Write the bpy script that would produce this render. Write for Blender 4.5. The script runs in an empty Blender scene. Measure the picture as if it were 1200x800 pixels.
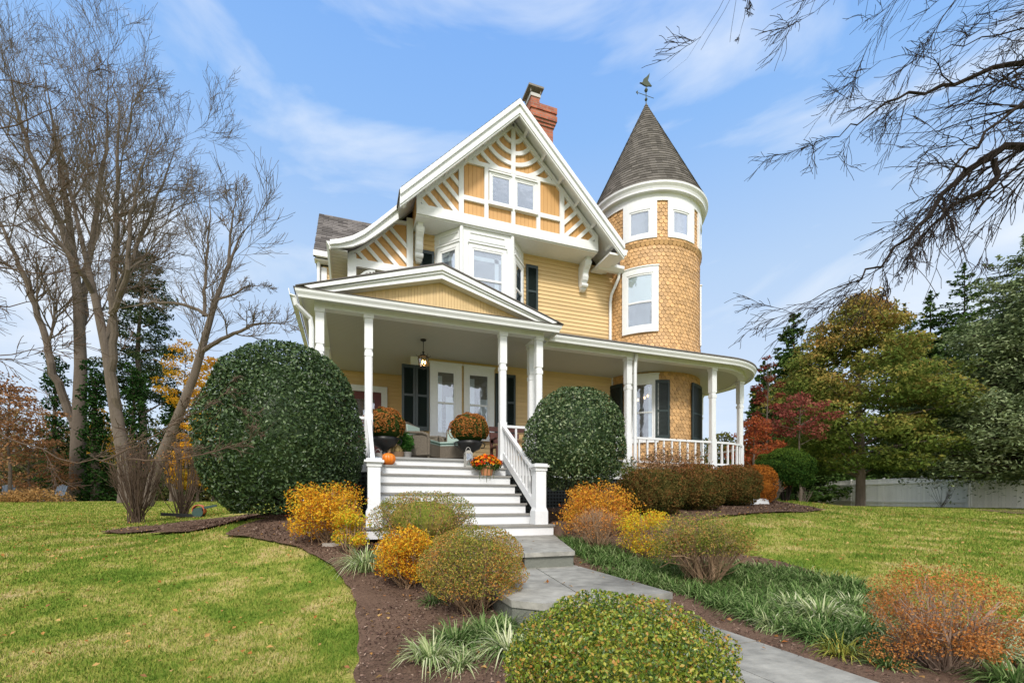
import bpy, math, random
import numpy as np
from mathutils import Vector

# ------------------------------------------------------------------ camera, sky, sun, exposure
C = bpy.context.scene.collection
scn = bpy.context.scene
EYE = 0.52
LOCX = 2.7
YAW = math.radians(19.56)
cam = bpy.data.cameras.new('camera')
camo = bpy.data.objects.new('camera', cam); C.objects.link(camo)
camo.location = (0, 0, EYE); camo.rotation_euler = (math.radians(90), 0, -YAW)
cam.sensor_width = 36; cam.lens = 16.0; cam.shift_y = 190/1200
cam.clip_start = 0.05; cam.clip_end = 3000
scn.camera = camo
SUN_EL, SUN_AZ = math.radians(42), math.radians(200)   # azimuth clockwise from +Y (north)
w = bpy.data.worlds.new('World'); scn.world = w; w.use_nodes = True
nt = w.node_tree; bgn = nt.nodes['Background']
sky = nt.nodes.new('ShaderNodeTexSky'); sky.sky_type = 'NISHITA'; sky.sun_disc = False
sky.sun_elevation = SUN_EL; sky.sun_rotation = SUN_AZ; sky.air_density = 1.15; sky.dust_density = 0.5; sky.ozone_density = 2.2
tc = nt.nodes.new('ShaderNodeTexCoord'); mp = nt.nodes.new('ShaderNodeMapping')
mp.inputs['Scale'].default_value = (1.2, 1.2, 4.2); mp.inputs['Rotation'].default_value = (0.25, 0.1, 0.5); mp.inputs['Location'].default_value = (LOCX, 0, 0)
nz = nt.nodes.new('ShaderNodeTexNoise'); nz.inputs['Scale'].default_value = 1.7; nz.inputs['Detail'].default_value = 9; nz.inputs['Roughness'].default_value = 0.52; nz.inputs['Distortion'].default_value = 0.45
rp = nt.nodes.new('ShaderNodeValToRGB'); rp.color_ramp.elements[0].position = 0.49; rp.color_ramp.elements[0].color = (0, 0, 0, 1)
rp.color_ramp.elements[1].position = 0.70; rp.color_ramp.elements[1].color = (0.85, 0.85, 0.85, 1)
mx = nt.nodes.new('ShaderNodeMix'); mx.data_type = 'RGBA'; mx.inputs['B'].default_value = (6.3, 6.7, 7.2, 1)
# high thin haze: blue overhead paling to the horizon
sx = nt.nodes.new('ShaderNodeSeparateXYZ'); mr = nt.nodes.new('ShaderNodeValToRGB'); me_ = mr.color_ramp.elements
me_[0].position = 0.0; me_[0].color = (5.1, 5.7, 6.7, 1); me_[1].position = .88; me_[1].color = (1.15, 2.85, 6.9, 1)
for p_, c_ in ((.22, (4.8, 5.6, 6.8)), (.42, (3.7, 5.0, 6.9)), (.62, (2.1, 3.9, 7.1))):
    q_ = me_.new(p_); q_.color = (*c_, 1)
mx2 = nt.nodes.new('ShaderNodeMix'); mx2.data_type = 'RGBA'; mx2.inputs['Factor'].default_value = .85
L = nt.links.new
L(tc.outputs['Generated'], mp.inputs['Vector']); L(mp.outputs['Vector'], nz.inputs['Vector']); L(nz.outputs['Fac'], rp.inputs['Fac'])
L(tc.outputs['Generated'], sx.inputs[0]); L(sx.outputs['Z'], mr.inputs['Fac'])
L(sky.outputs['Color'], mx2.inputs['A']); L(mr.outputs['Color'], mx2.inputs['B'])
vd = nt.nodes.new('ShaderNodeVectorMath'); vd.operation = 'DOT_PRODUCT'; vd.inputs[1].default_value = (-.30, -.80, .52)  # white glow behind the viewer and overhead, added to the sky as fill light
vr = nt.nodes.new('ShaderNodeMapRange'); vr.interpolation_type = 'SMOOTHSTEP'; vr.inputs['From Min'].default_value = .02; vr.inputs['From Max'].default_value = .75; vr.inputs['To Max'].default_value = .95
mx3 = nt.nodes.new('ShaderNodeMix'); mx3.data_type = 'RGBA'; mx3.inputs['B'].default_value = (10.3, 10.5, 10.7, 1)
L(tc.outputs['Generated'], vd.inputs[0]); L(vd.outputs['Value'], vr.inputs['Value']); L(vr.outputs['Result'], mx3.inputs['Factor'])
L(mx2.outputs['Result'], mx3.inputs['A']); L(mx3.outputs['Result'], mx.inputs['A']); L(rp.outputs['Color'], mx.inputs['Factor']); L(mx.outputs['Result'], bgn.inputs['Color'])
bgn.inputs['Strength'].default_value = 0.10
sun = bpy.data.lights.new('sun', 'SUN'); sun.energy = 2.2; sun.angle = math.radians(11); sun.color = (1, 0.95, 0.88)
suno = bpy.data.objects.new('sun', sun); C.objects.link(suno)
sd = Vector((math.sin(SUN_AZ)*math.cos(SUN_EL), math.cos(SUN_AZ)*math.cos(SUN_EL), math.sin(SUN_EL)))
suno.rotation_euler = sd.to_track_quat('Z', 'Y').to_euler(); suno.location = (0, 0, 40)
scn.view_settings.view_transform = 'Standard'; scn.view_settings.look = 'None'; scn.view_settings.exposure = 0.55; scn.view_settings.gamma = 1
scn.view_settings.use_curve_mapping = False
scn.cycles.max_bounces = 8; scn.cycles.transparent_max_bounces = 12

# ------------------------------------------------------------------ measuring helpers
def ray(x, y):
    u = (x-600)/533
    return np.array((u*.9422+.3348, -u*.3348+.9422, (590-y)/533))
def P(x, y, Z): return ray(x, y)*Z + np.array((0, 0, EYE))       # point at depth Z behind photo position x,y
def S(px, Z): return px*Z/533                                   # metres spanned by px at depth Z

# ------------------------------------------------------------------ mesh builder
class MB:
    def __init__(s): s.v = []; s.n = 0; s.f = []; s.c = []; s.r = []
    def add(s, V, F, r=None):
        """V (n,3); F (m,k) ndarray of equal-size faces"""
        V = np.asarray(V, float).reshape(-1, 3); F = np.asarray(F, int)
        s.v.append(V); s.f.append((F+s.n).ravel()); s.c.append(np.full(len(F), F.shape[1]))
        s.r.append(np.full(len(F), random.random()) if r is None else np.broadcast_to(np.asarray(r, float), (len(F),)).copy())
        s.n += len(V); return s
    def box(s, x0, x1, y0, y1, z0, z1, r=None):
        V = [(x, y, z) for z in (z0, z1) for y in (y0, y1) for x in (x0, x1)]
        return s.add(V, [(0, 2, 3, 1), (4, 5, 7, 6), (0, 1, 5, 4), (2, 6, 7, 3), (0, 4, 6, 2), (1, 3, 7, 5)], r)
    def bar(s, p, q, w, h, up=(0, 0, 1), r=None):
        p, q, up = np.array(p, float), np.array(q, float), np.array(up, float)
        d = q-p; d /= np.linalg.norm(d); a = np.cross(d, up); a /= np.linalg.norm(a); b = np.cross(a, d)
        V = [e + a*sx*w/2 + b*sz*h/2 for e in (p, q) for sz in (-1, 1) for sx in (-1, 1)]
        return s.add(V, [(0, 1, 3, 2), (4, 6, 7, 5), (0, 4, 5, 1), (2, 3, 7, 6), (0, 2, 6, 4), (1, 5, 7, 3)], r)
    def prism(s, poly, d0, d1, plane='xz', r=None):
        """poly 2-d outline; extruded along remaining axis from d0 to d1"""
        n = len(poly)
        def m(a, b, d): return {'xz': (a, d, b), 'yz': (d, a, b), 'xy': (a, b, d)}[plane]
        V = [m(a, b, d0) for a, b in poly] + [m(a, b, d1) for a, b in poly]
        s.add(V, [(i, (i+1) % n, n+(i+1) % n, n+i) for i in range(n)], r)
        k = s.n-2*n
        for base, rev in ((k, 1), (k+n, 0)):
            f = [base+i for i in range(n)]
            if rev: f = f[::-1]
            s.f.append(np.array(f)); s.c.append(np.array([n])); s.r.append(np.array([0.5 if r is None else r]))
        return s
    def tube(s, pts, rad, n=6, cap=True, r=None):
        pts = np.asarray(pts, float); m = len(pts); rad = np.broadcast_to(np.asarray(rad, float), (m,))
        d = np.gradient(pts, axis=0); d /= np.linalg.norm(d, axis=1)[:, None]+1e-12
        mean = d.mean(0); ref = np.eye(3)[np.argmin(np.abs(mean))]
        a = np.cross(d, ref); a /= np.linalg.norm(a, axis=1)[:, None]+1e-12; b = np.cross(d, a)
        t = np.arange(n)*2*math.pi/n
        V = pts[:, None, :] + rad[:, None, None]*(a[:, None, :]*np.cos(t)[None, :, None]+b[:, None, :]*np.sin(t)[None, :, None])
        i = np.arange(m-1)[:, None]*n; j = np.arange(n)[None, :]; k = (j+1) % n
        F = np.stack([i+j, i+k, i+n+k, i+n+j], -1).reshape(-1, 4)
        s.add(V.reshape(-1, 3), F, r)
        if cap and n > 3:
            o = s.n-m*n
            s.f.append(o+np.arange(n)[::-1]); s.c.append(np.array([n])); s.r.append(np.array([.5]))
            s.f.append(o+(m-1)*n+np.arange(n)); s.c.append(np.array([n])); s.r.append(np.array([.5]))
        return s
    def lathe(s, prof, c, n=24, a0=0, a1=2*math.pi, squash=1, r=None):
        prof = np.asarray(prof, float); m = len(prof); full = abs(a1-a0-2*math.pi) < 1e-6
        t = np.linspace(a0, a1, n+1)[:n if full else n+1]; k = len(t)
        V = np.stack([c[0]+prof[:, :1]*np.cos(t), c[1]+prof[:, :1]*np.sin(t)*squash, c[2]+np.repeat(prof[:, 1:], k, 1)], -1).reshape(-1, 3)
        F = []
        for i in range(m-1):
            for j in range(k if full else k-1):
                j2 = (j+1) % k; F.append((i*k+j, i*k+j2, (i+1)*k+j2, (i+1)*k+j))
        return s.add(V, F, r)
    def sweep(s, prof, st, closed=True, r=None):
        """prof [(off,z)], st [(x,y,nx,ny)]"""
        m = len(prof)
        V = [(x+o*nx, y+o*ny, z) for x, y, nx, ny in st for o, z in prof]
        F = [(i*m+j, i*m+(j+1) % m, (i+1)*m+(j+1) % m, (i+1)*m+j) for i in range(len(st)-1) for j in range(m if closed else m-1)]
        s.add(V, F, r)
        if closed:
            o = s.n-len(V)
            for b in (o, o+(len(st)-1)*m):
                s.f.append(b+np.arange(m)); s.c.append(np.array([m])); s.r.append(np.array([.5]))
        return s
    def build(s, name, mat, parent=None, loc=None, smooth=False):
        V = np.concatenate(s.v)
        org = np.array(ROOT.get(parent.name, (0, 0, 0))) if parent else (np.array(loc, float) if loc is not None else np.zeros(3))
        V = V-org
        me = bpy.data.meshes.new(name); cnt = np.concatenate(s.c); lv = np.concatenate(s.f)
        me.vertices.add(len(V)); me.vertices.foreach_set('co', V.ravel())
        me.loops.add(len(lv)); me.loops.foreach_set('vertex_index', lv.astype(np.int32))
        me.polygons.add(len(cnt)); me.polygons.foreach_set('loop_start', np.concatenate([[0], np.cumsum(cnt)[:-1]]).astype(np.int32))
        me.polygons.foreach_set('loop_total', cnt.astype(np.int32))
        me.polygons.foreach_set('use_smooth', np.full(len(cnt), smooth))
        me.update(calc_edges=True); me.validate()
        if len(me.polygons) == len(cnt):
            at = me.attributes.new('rnd', 'FLOAT', 'FACE'); at.data.foreach_set('value', np.concatenate(s.r).astype(np.float32))
        me.materials.append(mat)
        o = bpy.data.objects.new(name, me); C.objects.link(o)
        if parent: o.parent = parent; ROOT[o.name] = tuple(org)
        else: o.location = org
        return o
ROOT = {}
def thing(name, label, cat, loc=(0, 0, 0), group=None):
    o = bpy.data.objects.new(name, None); C.objects.link(o); o.location = loc; o.empty_display_size = .2
    o['label'] = label; o['category'] = cat
    if group: o['group'] = group
    ROOT[o.name] = tuple(float(a) for a in loc); return o
def tag(o, label, cat, group=None):
    o['label'] = label; o['category'] = cat
    if group: o['group'] = group
    return o
def structure(o): o['kind'] = 'structure'; return o
def stuff(o, label=None, cat=None):
    o['kind'] = 'stuff'
    if label: o['label'] = label; o['category'] = cat
    return o
def copy_tree(root, loc, rz=0, sc=1, label=None):
    r = root.copy(); C.objects.link(r); r.location = loc; r.rotation_euler = (0, 0, rz); r.scale = (sc,)*3 if np.isscalar(sc) else sc
    if label: r['label'] = label
    for ch in list(root.children):
        c = ch.copy(); C.objects.link(c); c.parent = r
        for g in list(ch.children):
            d = g.copy(); C.objects.link(d); d.parent = c
    return r

# ------------------------------------------------------------------ materials
def mat(name, col, rough=.6, bump=0, bscale=40, var=.0, vscale=3, metal=0, spec=.5, coord='Object', emit=None, estr=0, stretch=(1, 1, 1), rnd=0, var2=0, v2scale=25, matte=False):
    m = bpy.data.materials.new(name); m.use_nodes = True; t = m.node_tree; b = t.nodes['Principled BSDF']
    b.inputs['Roughness'].default_value = rough; b.inputs['Metallic'].default_value = metal; b.inputs['Specular IOR Level'].default_value = spec
    b.inputs['Base Color'].default_value = (*col, 1)
    tc = t.nodes.new('ShaderNodeTexCoord'); mp = t.nodes.new('ShaderNodeMapping'); mp.inputs['Scale'].default_value = stretch
    t.links.new(tc.outputs[coord], mp.inputs[0]); m['_map'] = mp.name
    last = None
    def mul(sock, lo, hi):
        nonlocal last
        r = t.nodes.new('ShaderNodeMapRange'); r.inputs['To Min'].default_value = lo; r.inputs['To Max'].default_value = hi
        t.links.new(sock, r.inputs['Value'])
        x = t.nodes.new('ShaderNodeVectorMath'); x.operation = 'SCALE'
        if last: t.links.new(last, x.inputs[0])
        else: x.inputs[0].default_value = col
        t.links.new(r.outputs[0], x.inputs['Scale']); last = x.outputs[0]
    if var:
        n = t.nodes.new('ShaderNodeTexNoise'); n.inputs['Scale'].default_value = vscale; n.inputs['Detail'].default_value = 6
        t.links.new(mp.outputs[0], n.inputs['Vector']); mul(n.outputs['Fac'], 1-var, 1+var)
    if var2:
        n = t.nodes.new('ShaderNodeTexNoise'); n.inputs['Scale'].default_value = v2scale; n.inputs['Detail'].default_value = 3
        t.links.new(mp.outputs[0], n.inputs['Vector']); mul(n.outputs['Fac'], 1-var2, 1+var2)
    if rnd:
        a = t.nodes.new('ShaderNodeAttribute'); a.attribute_name = 'rnd'; mul(a.outputs['Fac'], 1-rnd, 1+rnd)
    if last: t.links.new(last, b.inputs['Base Color'])
    if bump:
        n = t.nodes.new('ShaderNodeTexNoise'); n.inputs['Scale'].default_value = bscale; n.inputs['Detail'].default_value = 5
        bp = t.nodes.new('ShaderNodeBump'); bp.inputs['Strength'].default_value = bump; bp.inputs['Distance'].default_value = .02
        t.links.new(mp.outputs[0], n.inputs['Vector']); t.links.new(n.outputs['Fac'], bp.inputs['Height']); t.links.new(bp.outputs[0], b.inputs['Normal'])
    if matte:       # dry rough surface: no mirror-like edge sheen
        df = t.nodes.new('ShaderNodeBsdfDiffuse'); df.inputs[1].default_value = .6; df.inputs[0].default_value = (*col, 1)
        if last: t.links.new(last, df.inputs[0])
        if bump: t.links.new(bp.outputs[0], df.inputs['Normal'])
        t.links.new(df.outputs[0], t.nodes['Material Output'].inputs[0]); t.nodes.remove(b); return m
    if emit:
        b.inputs['Emission Color'].default_value = (*emit, 1); b.inputs['Emission Strength'].default_value = estr
    return m
def leafmat(name, cols, rough=.5, trans=.3, clump=.25, cscale=2.5, spec=.12, gloss=0):
    m = bpy.data.materials.new(name); m.use_nodes = True; t = m.node_tree; b = t.nodes['Principled BSDF']
    a = t.nodes.new('ShaderNodeAttribute'); a.attribute_name = 'rnd'
    cr = t.nodes.new('ShaderNodeValToRGB'); e = cr.color_ramp.elements
    for i, c in enumerate(cols):
        p = i/(len(cols)-1)
        el = e[0] if i == 0 else (e[-1] if i == len(cols)-1 else e.new(p))
        el.color = (*c, 1)
    e = cr.color_ramp.elements
    tc = t.nodes.new('ShaderNodeTexCoord'); n = t.nodes.new('ShaderNodeTexNoise'); n.inputs['Scale'].default_value = cscale; n.inputs['Detail'].default_value = 3
    t.links.new(tc.outputs['Object'], n.inputs['Vector'])
    ma = t.nodes.new('ShaderNodeMath'); ma.operation = 'MULTIPLY_ADD'; ma.inputs[1].default_value = clump*2.6; ma.inputs[2].default_value = -clump*1.3
    ad = t.nodes.new('ShaderNodeMath'); ad.operation = 'ADD'; ad.use_clamp = True
    t.links.new(n.outputs['Fac'], ma.inputs[0]); t.links.new(ma.outputs[0], ad.inputs[0]); t.links.new(a.outputs['Fac'], ad.inputs[1]); t.links.new(ad.outputs[0], cr.inputs['Fac'])
    t.nodes.remove(b); df = t.nodes.new('ShaderNodeBsdfDiffuse'); t.links.new(cr.outputs[0], df.inputs[0]); out = df.outputs[0]; o = t.nodes['Material Output']
    if trans:
        tr = t.nodes.new('ShaderNodeBsdfTranslucent'); t.links.new(cr.outputs[0], tr.inputs[0])
        ms = t.nodes.new('ShaderNodeMixShader'); ms.inputs[0].default_value = trans; t.links.new(out, ms.inputs[1]); t.links.new(tr.outputs[0], ms.inputs[2]); out = ms.outputs[0]
    if gloss:
        gl = t.nodes.new('ShaderNodeBsdfGlossy'); gl.inputs['Roughness'].default_value = rough; ms = t.nodes.new('ShaderNodeMixShader'); ms.inputs[0].default_value = gloss
        t.links.new(out, ms.inputs[1]); t.links.new(gl.outputs[0], ms.inputs[2]); out = ms.outputs[0]
    t.links.new(out, o.inputs[0]); return m
def glassmat(name='window_glass', fac=.22, tint=(.9, .95, .97)):
    m = bpy.data.materials.new(name); m.use_nodes = True; t = m.node_tree; t.nodes.remove(t.nodes['Principled BSDF'])
    g = t.nodes.new('ShaderNodeBsdfGlossy'); g.inputs['Roughness'].default_value = .02; g.inputs[0].default_value = (.9, .92, 1, 1)
    tr = t.nodes.new('ShaderNodeBsdfTransparent'); tr.inputs[0].default_value = (*tint, 1)
    lw = t.nodes.new('ShaderNodeLayerWeight'); lw.inputs[0].default_value = .35
    mr = t.nodes.new('ShaderNodeMapRange'); mr.inputs['To Min'].default_value = fac; mr.inputs['To Max'].default_value = .95
    # old panes: slightly wavy
    tcn = t.nodes.new('ShaderNodeTexCoord'); n = t.nodes.new('ShaderNodeTexNoise'); n.inputs['Scale'].default_value = 2.5
    bp = t.nodes.new('ShaderNodeBump'); bp.inputs['Strength'].default_value = .12; bp.inputs['Distance'].default_value = .05
    t.links.new(tcn.outputs['Object'], n.inputs['Vector']); t.links.new(n.outputs['Fac'], bp.inputs['Height']); t.links.new(bp.outputs[0], g.inputs['Normal'])
    ms = t.nodes.new('ShaderNodeMixShader'); o = t.nodes['Material Output']
    t.links.new(lw.outputs['Facing'], mr.inputs['Value']); t.links.new(mr.outputs[0], ms.inputs[0]); t.links.new(tr.outputs[0], ms.inputs[1]); t.links.new(g.outputs[0], ms.inputs[2]); t.links.new(ms.outputs[0], o.inputs[0])
    return m

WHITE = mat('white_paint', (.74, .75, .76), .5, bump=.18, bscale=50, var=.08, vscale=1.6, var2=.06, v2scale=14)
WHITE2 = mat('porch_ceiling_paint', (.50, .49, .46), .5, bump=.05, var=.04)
YELLOW = mat('yellow_clapboard', (.64, .455, .225), .55, bump=.2, bscale=30, var=.10, vscale=1.1, stretch=(1, 1, 4), rnd=.07, var2=.05, v2scale=12)
ORANGE = mat('ochre_board', (.58, .325, .12), .55, bump=.15, bscale=40, var=.06, vscale=3, rnd=.05)
SCALE = mat('ochre_shingle', (.55, .325, .14), .6, bump=.2, bscale=50, var=.14, vscale=1.0, rnd=.22)
ROOFM = mat('grey_asphalt_shingle', (.17, .155, .15), .9, bump=.5, bscale=180, var=.16, vscale=2, rnd=.38, var2=.3, v2scale=60, matte=True)
DARKROOF = mat('dark_roof_edge', (.10, .085, .08), .85, bump=.3, var=.2)
SHUT = mat('dark_green_shutter', (.008, .016, .015), .4, var=.15)
SHUTF = mat('shutter_frame_green', (.014, .028, .028), .4, var=.1)
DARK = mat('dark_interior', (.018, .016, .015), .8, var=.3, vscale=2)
ROOM = mat('dim_room', (.06, .038, .028), .8, var=.5, vscale=2)
CURT = mat('white_curtain', (.72, .72, .74), .8, var=.08, vscale=5)
SHADE = mat('white_blind', (.78, .78, .76), .7, var=.03)
GLASS = glassmat(fac=.17); GLASSB = glassmat('upper_glass', .14)
GREYF = mat('porch_floor_grey', (.30, .30, .29), .6, var=.12, bump=.2)
TREADM = mat('grey_tread', (.25, .24, .22), .65, var=.3, bump=.2, vscale=6)
SCREEN = mat('lattice_green', (.028, .036, .036), .6, var=.15)
BLACK = mat('black_iron', (.012, .012, .012), .45, var=.2)
BARK = mat('grey_bark', (.15, .122, .10), .9, bump=.8, bscale=14, var=.3, vscale=4, stretch=(1, 1, .25), var2=.25, v2scale=18, matte=True)
BARK2 = mat('dark_bark', (.045, .036, .032), .9, bump=.6, bscale=25, var=.25, vscale=6, matte=True)
BARKR = mat('brown_twig_bark', (.125, .088, .066), .9, bump=.5, bscale=25, var=.3, vscale=5, matte=True)
TWIG = mat('tan_twig', (.30, .20, .125), .85, var=.3, vscale=8, rnd=.35, matte=True)
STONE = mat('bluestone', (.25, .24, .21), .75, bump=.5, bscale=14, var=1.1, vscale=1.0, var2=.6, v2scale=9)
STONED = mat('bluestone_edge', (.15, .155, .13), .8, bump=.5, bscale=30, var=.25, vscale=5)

def brick():
    m = bpy.data.materials.new('red_brick'); m.use_nodes = True; t = m.node_tree; b = t.nodes['Principled BSDF']
    tc = t.nodes.new('ShaderNodeTexCoord'); sp = t.nodes.new('ShaderNodeSeparateXYZ'); cb = t.nodes.new('ShaderNodeCombineXYZ'); ad = t.nodes.new('ShaderNodeMath')
    t.links.new(tc.outputs['Object'], sp.inputs[0]); t.links.new(sp.outputs[0], ad.inputs[0]); t.links.new(sp.outputs[1], ad.inputs[1])
    t.links.new(ad.outputs[0], cb.inputs[0]); t.links.new(sp.outputs[2], cb.inputs[1])
    k = t.nodes.new('ShaderNodeTexBrick'); k.inputs['Color1'].default_value = (.42, .125, .065, 1); k.inputs['Color2'].default_value = (.27, .075, .045, 1); k.inputs['Mortar'].default_value = (.26, .19, .15, 1)
    k.inputs['Scale'].default_value = 1; k.inputs['Brick Width'].default_value = .21; k.inputs['Row Height'].default_value = .072; k.inputs['Mortar Size'].default_value = .008
    t.links.new(cb.outputs[0], k.inputs['Vector'])
    n = t.nodes.new('ShaderNodeTexNoise'); n.inputs['Scale'].default_value = 5; n.inputs['Detail'].default_value = 5; t.links.new(tc.outputs['Object'], n.inputs['Vector'])
    r = t.nodes.new('ShaderNodeMapRange'); r.inputs['To Min'].default_value = .5; r.inputs['To Max'].default_value = 1.5; t.links.new(n.outputs['Fac'], r.inputs['Value'])
    x = t.nodes.new('ShaderNodeVectorMath'); x.operation = 'SCALE'; t.links.new(k.outputs['Color'], x.inputs[0]); t.links.new(r.outputs[0], x.inputs['Scale']); t.links.new(x.outputs[0], b.inputs['Base Color'])
    bp = t.nodes.new('ShaderNodeBump'); bp.inputs['Strength'].default_value = .6; bp.inputs['Distance'].default_value = .01; bp.invert = True
    t.links.new(k.outputs['Fac'], bp.inputs['Height']); t.links.new(bp.outputs[0], b.inputs['Normal']); b.inputs['Roughness'].default_value = .9
    return m
BRICK = brick()

# ------------------------------------------------------------------ terrain
PATH_L, PATH_R = 1.10, 2.37
cps = []
def cp(px, Z, h):
    r = ray(px, 590); cps.append((r[0]*Z, r[1]*Z, h))
for px, Z, h in [(0, 2, -.47), (300, 2, -.46), (600, 1.2, -.46), (900, 1.5, -.44), (1200, 2, -.42),
                 (0, 4, -.22), (250, 4, -.27), (430, 3.9, -.30), (560, 3.6, -.37), (1100, 2.4, -.39), (1150, 4.5, -.12), (900, 4.5, -.36), (800, 4.6, -.36),
                 (385, 5.3, .02), (480, 5.5, .02), (0, 7, .0), (200, 6.5, .0), (330, 6.9, .36), (430, 7, .20), (700, 6, -.10), (700, 7.6, .10), (1000, 7, .02),
                 (0, 11, .12), (158, 9.7, .10), (250, 10, .2), (800, 9.5, .34), (870, 11, .47), (915, 13, .62), (960, 14, .42), (1100, 12, .2), (1200, 12, .2),
                 (600, 9, .3), (90, 30, .70), (0, 30, .68), (300, 28, .66), (-300, 20, .5), (1200, 25, .24), (1000, 30, .34), (930, 37, .38), (1500, 25, .2), (600, 30, .6),
                 (0, 80, 1.0), (600, 90, .9), (1200, 80, .6), (1600, 60, .5), (-500, 60, .9), (300, 90, 1.0), (900, 90, .7)]: cp(px, Z, h)
cps += [(0, -6, -.5), (-8, -3, -.5), (8, -3, -.45), (-60, -40, -.5), (60, -40, -.5), (0, -60, -.5), (7, 2, -.25), (-8, 3, -.3)]
cps = np.array(cps)
def _phi(r): return np.sqrt(r*r+.25)
_A = _phi(np.linalg.norm(cps[:, None, :2]-cps[None, :, :2], axis=2)); _A += np.eye(len(cps))*(-.02)
_M = np.block([[_A, np.ones((len(cps), 1))], [np.ones((1, len(cps))), np.zeros((1, 1))]])
_w = np.linalg.solve(_M, np.append(cps[:, 2], 0))
def H(X, Y):
    X = np.asarray(X, float); Y = np.asarray(Y, float); sh = X.shape; x = X.ravel(); y = Y.ravel()
    h = np.zeros(len(x))
    for i in range(len(cps)): h += _w[i]*_phi(np.hypot(x-cps[i, 0], y-cps[i, 1]))
    h += _w[-1]
    # dressed level beside the walk: just under each slab
    lev = np.where(y < 2.9, -.375, np.where(y < 4.45, -.40+.10*np.clip((y-2.9)/1.5, 0, 1), -.20))
    d = np.maximum(np.maximum(PATH_L-x, x-PATH_R), 0); k = np.clip(1-d/.6, 0, 1)*(np.clip((5.3-y)/.8, 0, 1)); k = k*k*(3-2*k)
    h = h*(1-k)+np.minimum(lev, h+.0*h+10)*k
    inl = (x > .2) & (x < 3.3) & (y > 4.6) & (y < 7.3)
    h = np.where(inl, np.minimum(h, -.10), h)
    inp = (x > -.6) & (x < 3.9) & (y > 7.3) & (y < 13)
    h = np.where(inp, np.minimum(h, .05), h)
    return h.reshape(sh)
def h1(x, y): return float(H(np.array([x]), np.array([y]))[0])
def G(px, py):
    """ground point seen at photo position"""
    r = ray(px, py); ts = np.concatenate([np.arange(1, 20, .05), np.arange(20, 120, .5)])
    z = EYE+r[2]*ts; g = H(r[0]*ts, r[1]*ts); i = np.argmax(z < g) if (z < g).any() else len(ts)-1
    return (r[0]*ts[i], r[1]*ts[i], g[i])

def noise2(x, y, seed=0, k=1.0):
    rg = np.random.RandomState(seed); o = 0
    for i in range(7):
        a = rg.uniform(0, 2*math.pi); f = k*rg.uniform(.6, 2.2); o = o+np.sin(x*f*math.cos(a)+y*f*math.sin(a)+rg.uniform(0, 6))
    return o/3.0
def inpoly(x, y, poly):
    c = np.zeros(x.shape, bool); n = len(poly)
    for i in range(n):
        x0, y0 = poly[i][:2]; x1, y1 = poly[(i+1) % n][:2]
        t = ((y0 > y) != (y1 > y)) & (x < (x1-x0)*(y-y0)/(y1-y0+1e-12)+x0); c ^= t
    return c

def grassnodes(m, b, tip=False):
    t = m.node_tree; tc = t.nodes.new('ShaderNodeNewGeometry')
    def N(scale, det, dist=0):
        n = t.nodes.new('ShaderNodeTexNoise'); n.inputs['Scale'].default_value = scale; n.inputs['Detail'].default_value = det; n.inputs['Distortion'].default_value = dist
        mpn = t.nodes.new('ShaderNodeMapping'); mpn.inputs['Scale'].default_value = (1, 1, 0)
        t.links.new(tc.outputs['Position'], mpn.inputs[0]); t.links.new(mpn.outputs[0], n.inputs['Vector']); return n.outputs['Fac']
    r1 = t.nodes.new('ShaderNodeValToRGB'); e = r1.color_ramp.elements
    cols = [(.30, (.085, .155, .020)), (.44, (.165, .225, .035)), (.52, (.28, .29, .06)), (.585, (.41, .35, .12)), (.68, (.50, .38, .19))]
    e[0].position, e[0].color = cols[0][0], (*cols[0][1], 1); e[1].position, e[1].color = cols[-1][0], (*cols[-1][1], 1)
    for p, c in cols[1:-1]:
        q = e.new(p); q.color = (*c, 1)
    a = t.nodes.new('ShaderNodeMath'); a.operation = 'MULTIPLY_ADD'; a.inputs[1].default_value = .62
    t.links.new(N(1.7, 10, .7), a.inputs[0])
    b2 = t.nodes.new('ShaderNodeMath'); b2.operation = 'MULTIPLY_ADD'; b2.inputs[1].default_value = .26 if not tip else .22; b2.inputs[2].default_value = .015 if not tip else -.10
    t.links.new(N(9, 6), b2.inputs[0])
    if tip:
        at = t.nodes.new('ShaderNodeAttribute'); at.attribute_name = 'rnd'
        c2 = t.nodes.new('ShaderNodeMath'); c2.operation = 'MULTIPLY_ADD'; c2.inputs[1].default_value = .26
        t.links.new(at.outputs['Fac'], c2.inputs[0]); t.links.new(b2.outputs[0], c2.inputs[2]); t.links.new(c2.outputs[0], a.inputs[2])
    else:
        c3 = t.nodes.new('ShaderNodeMath'); c3.operation = 'MULTIPLY_ADD'; c3.inputs[1].default_value = .12
        t.links.new(N(60, 3), c3.inputs[0]); t.links.new(b2.outputs[0], c3.inputs[2]); t.links.new(c3.outputs[0], a.inputs[2])
    df = t.nodes.new('ShaderNodeBsdfDiffuse'); df.name = 'DF'; t.nodes.remove(b)
    t.links.new(a.outputs[0], r1.inputs['Fac']); t.links.new(r1.outputs[0], df.inputs[0]); t.links.new(df.outputs[0], t.nodes['Material Output'].inputs[0])
    return tc
LAWN = bpy.data.materials.new('lawn'); LAWN.use_nodes = True; _g = grassnodes(LAWN, LAWN.node_tree.nodes['Principled BSDF'])
_t = LAWN.node_tree; _n = _t.nodes.new('ShaderNodeTexNoise'); _n.inputs['Scale'].default_value = 70; _n.inputs['Detail'].default_value = 4
_b = _t.nodes.new('ShaderNodeBump'); _b.inputs['Strength'].default_value = .8; _b.inputs['Distance'].default_value = .03
_t.links.new(_g.outputs['Position'], _n.inputs['Vector']); _t.links.new(_n.outputs['Fac'], _b.inputs['Height']); _t.links.new(_b.outputs[0], _t.nodes['DF'].inputs['Normal'])
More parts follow.
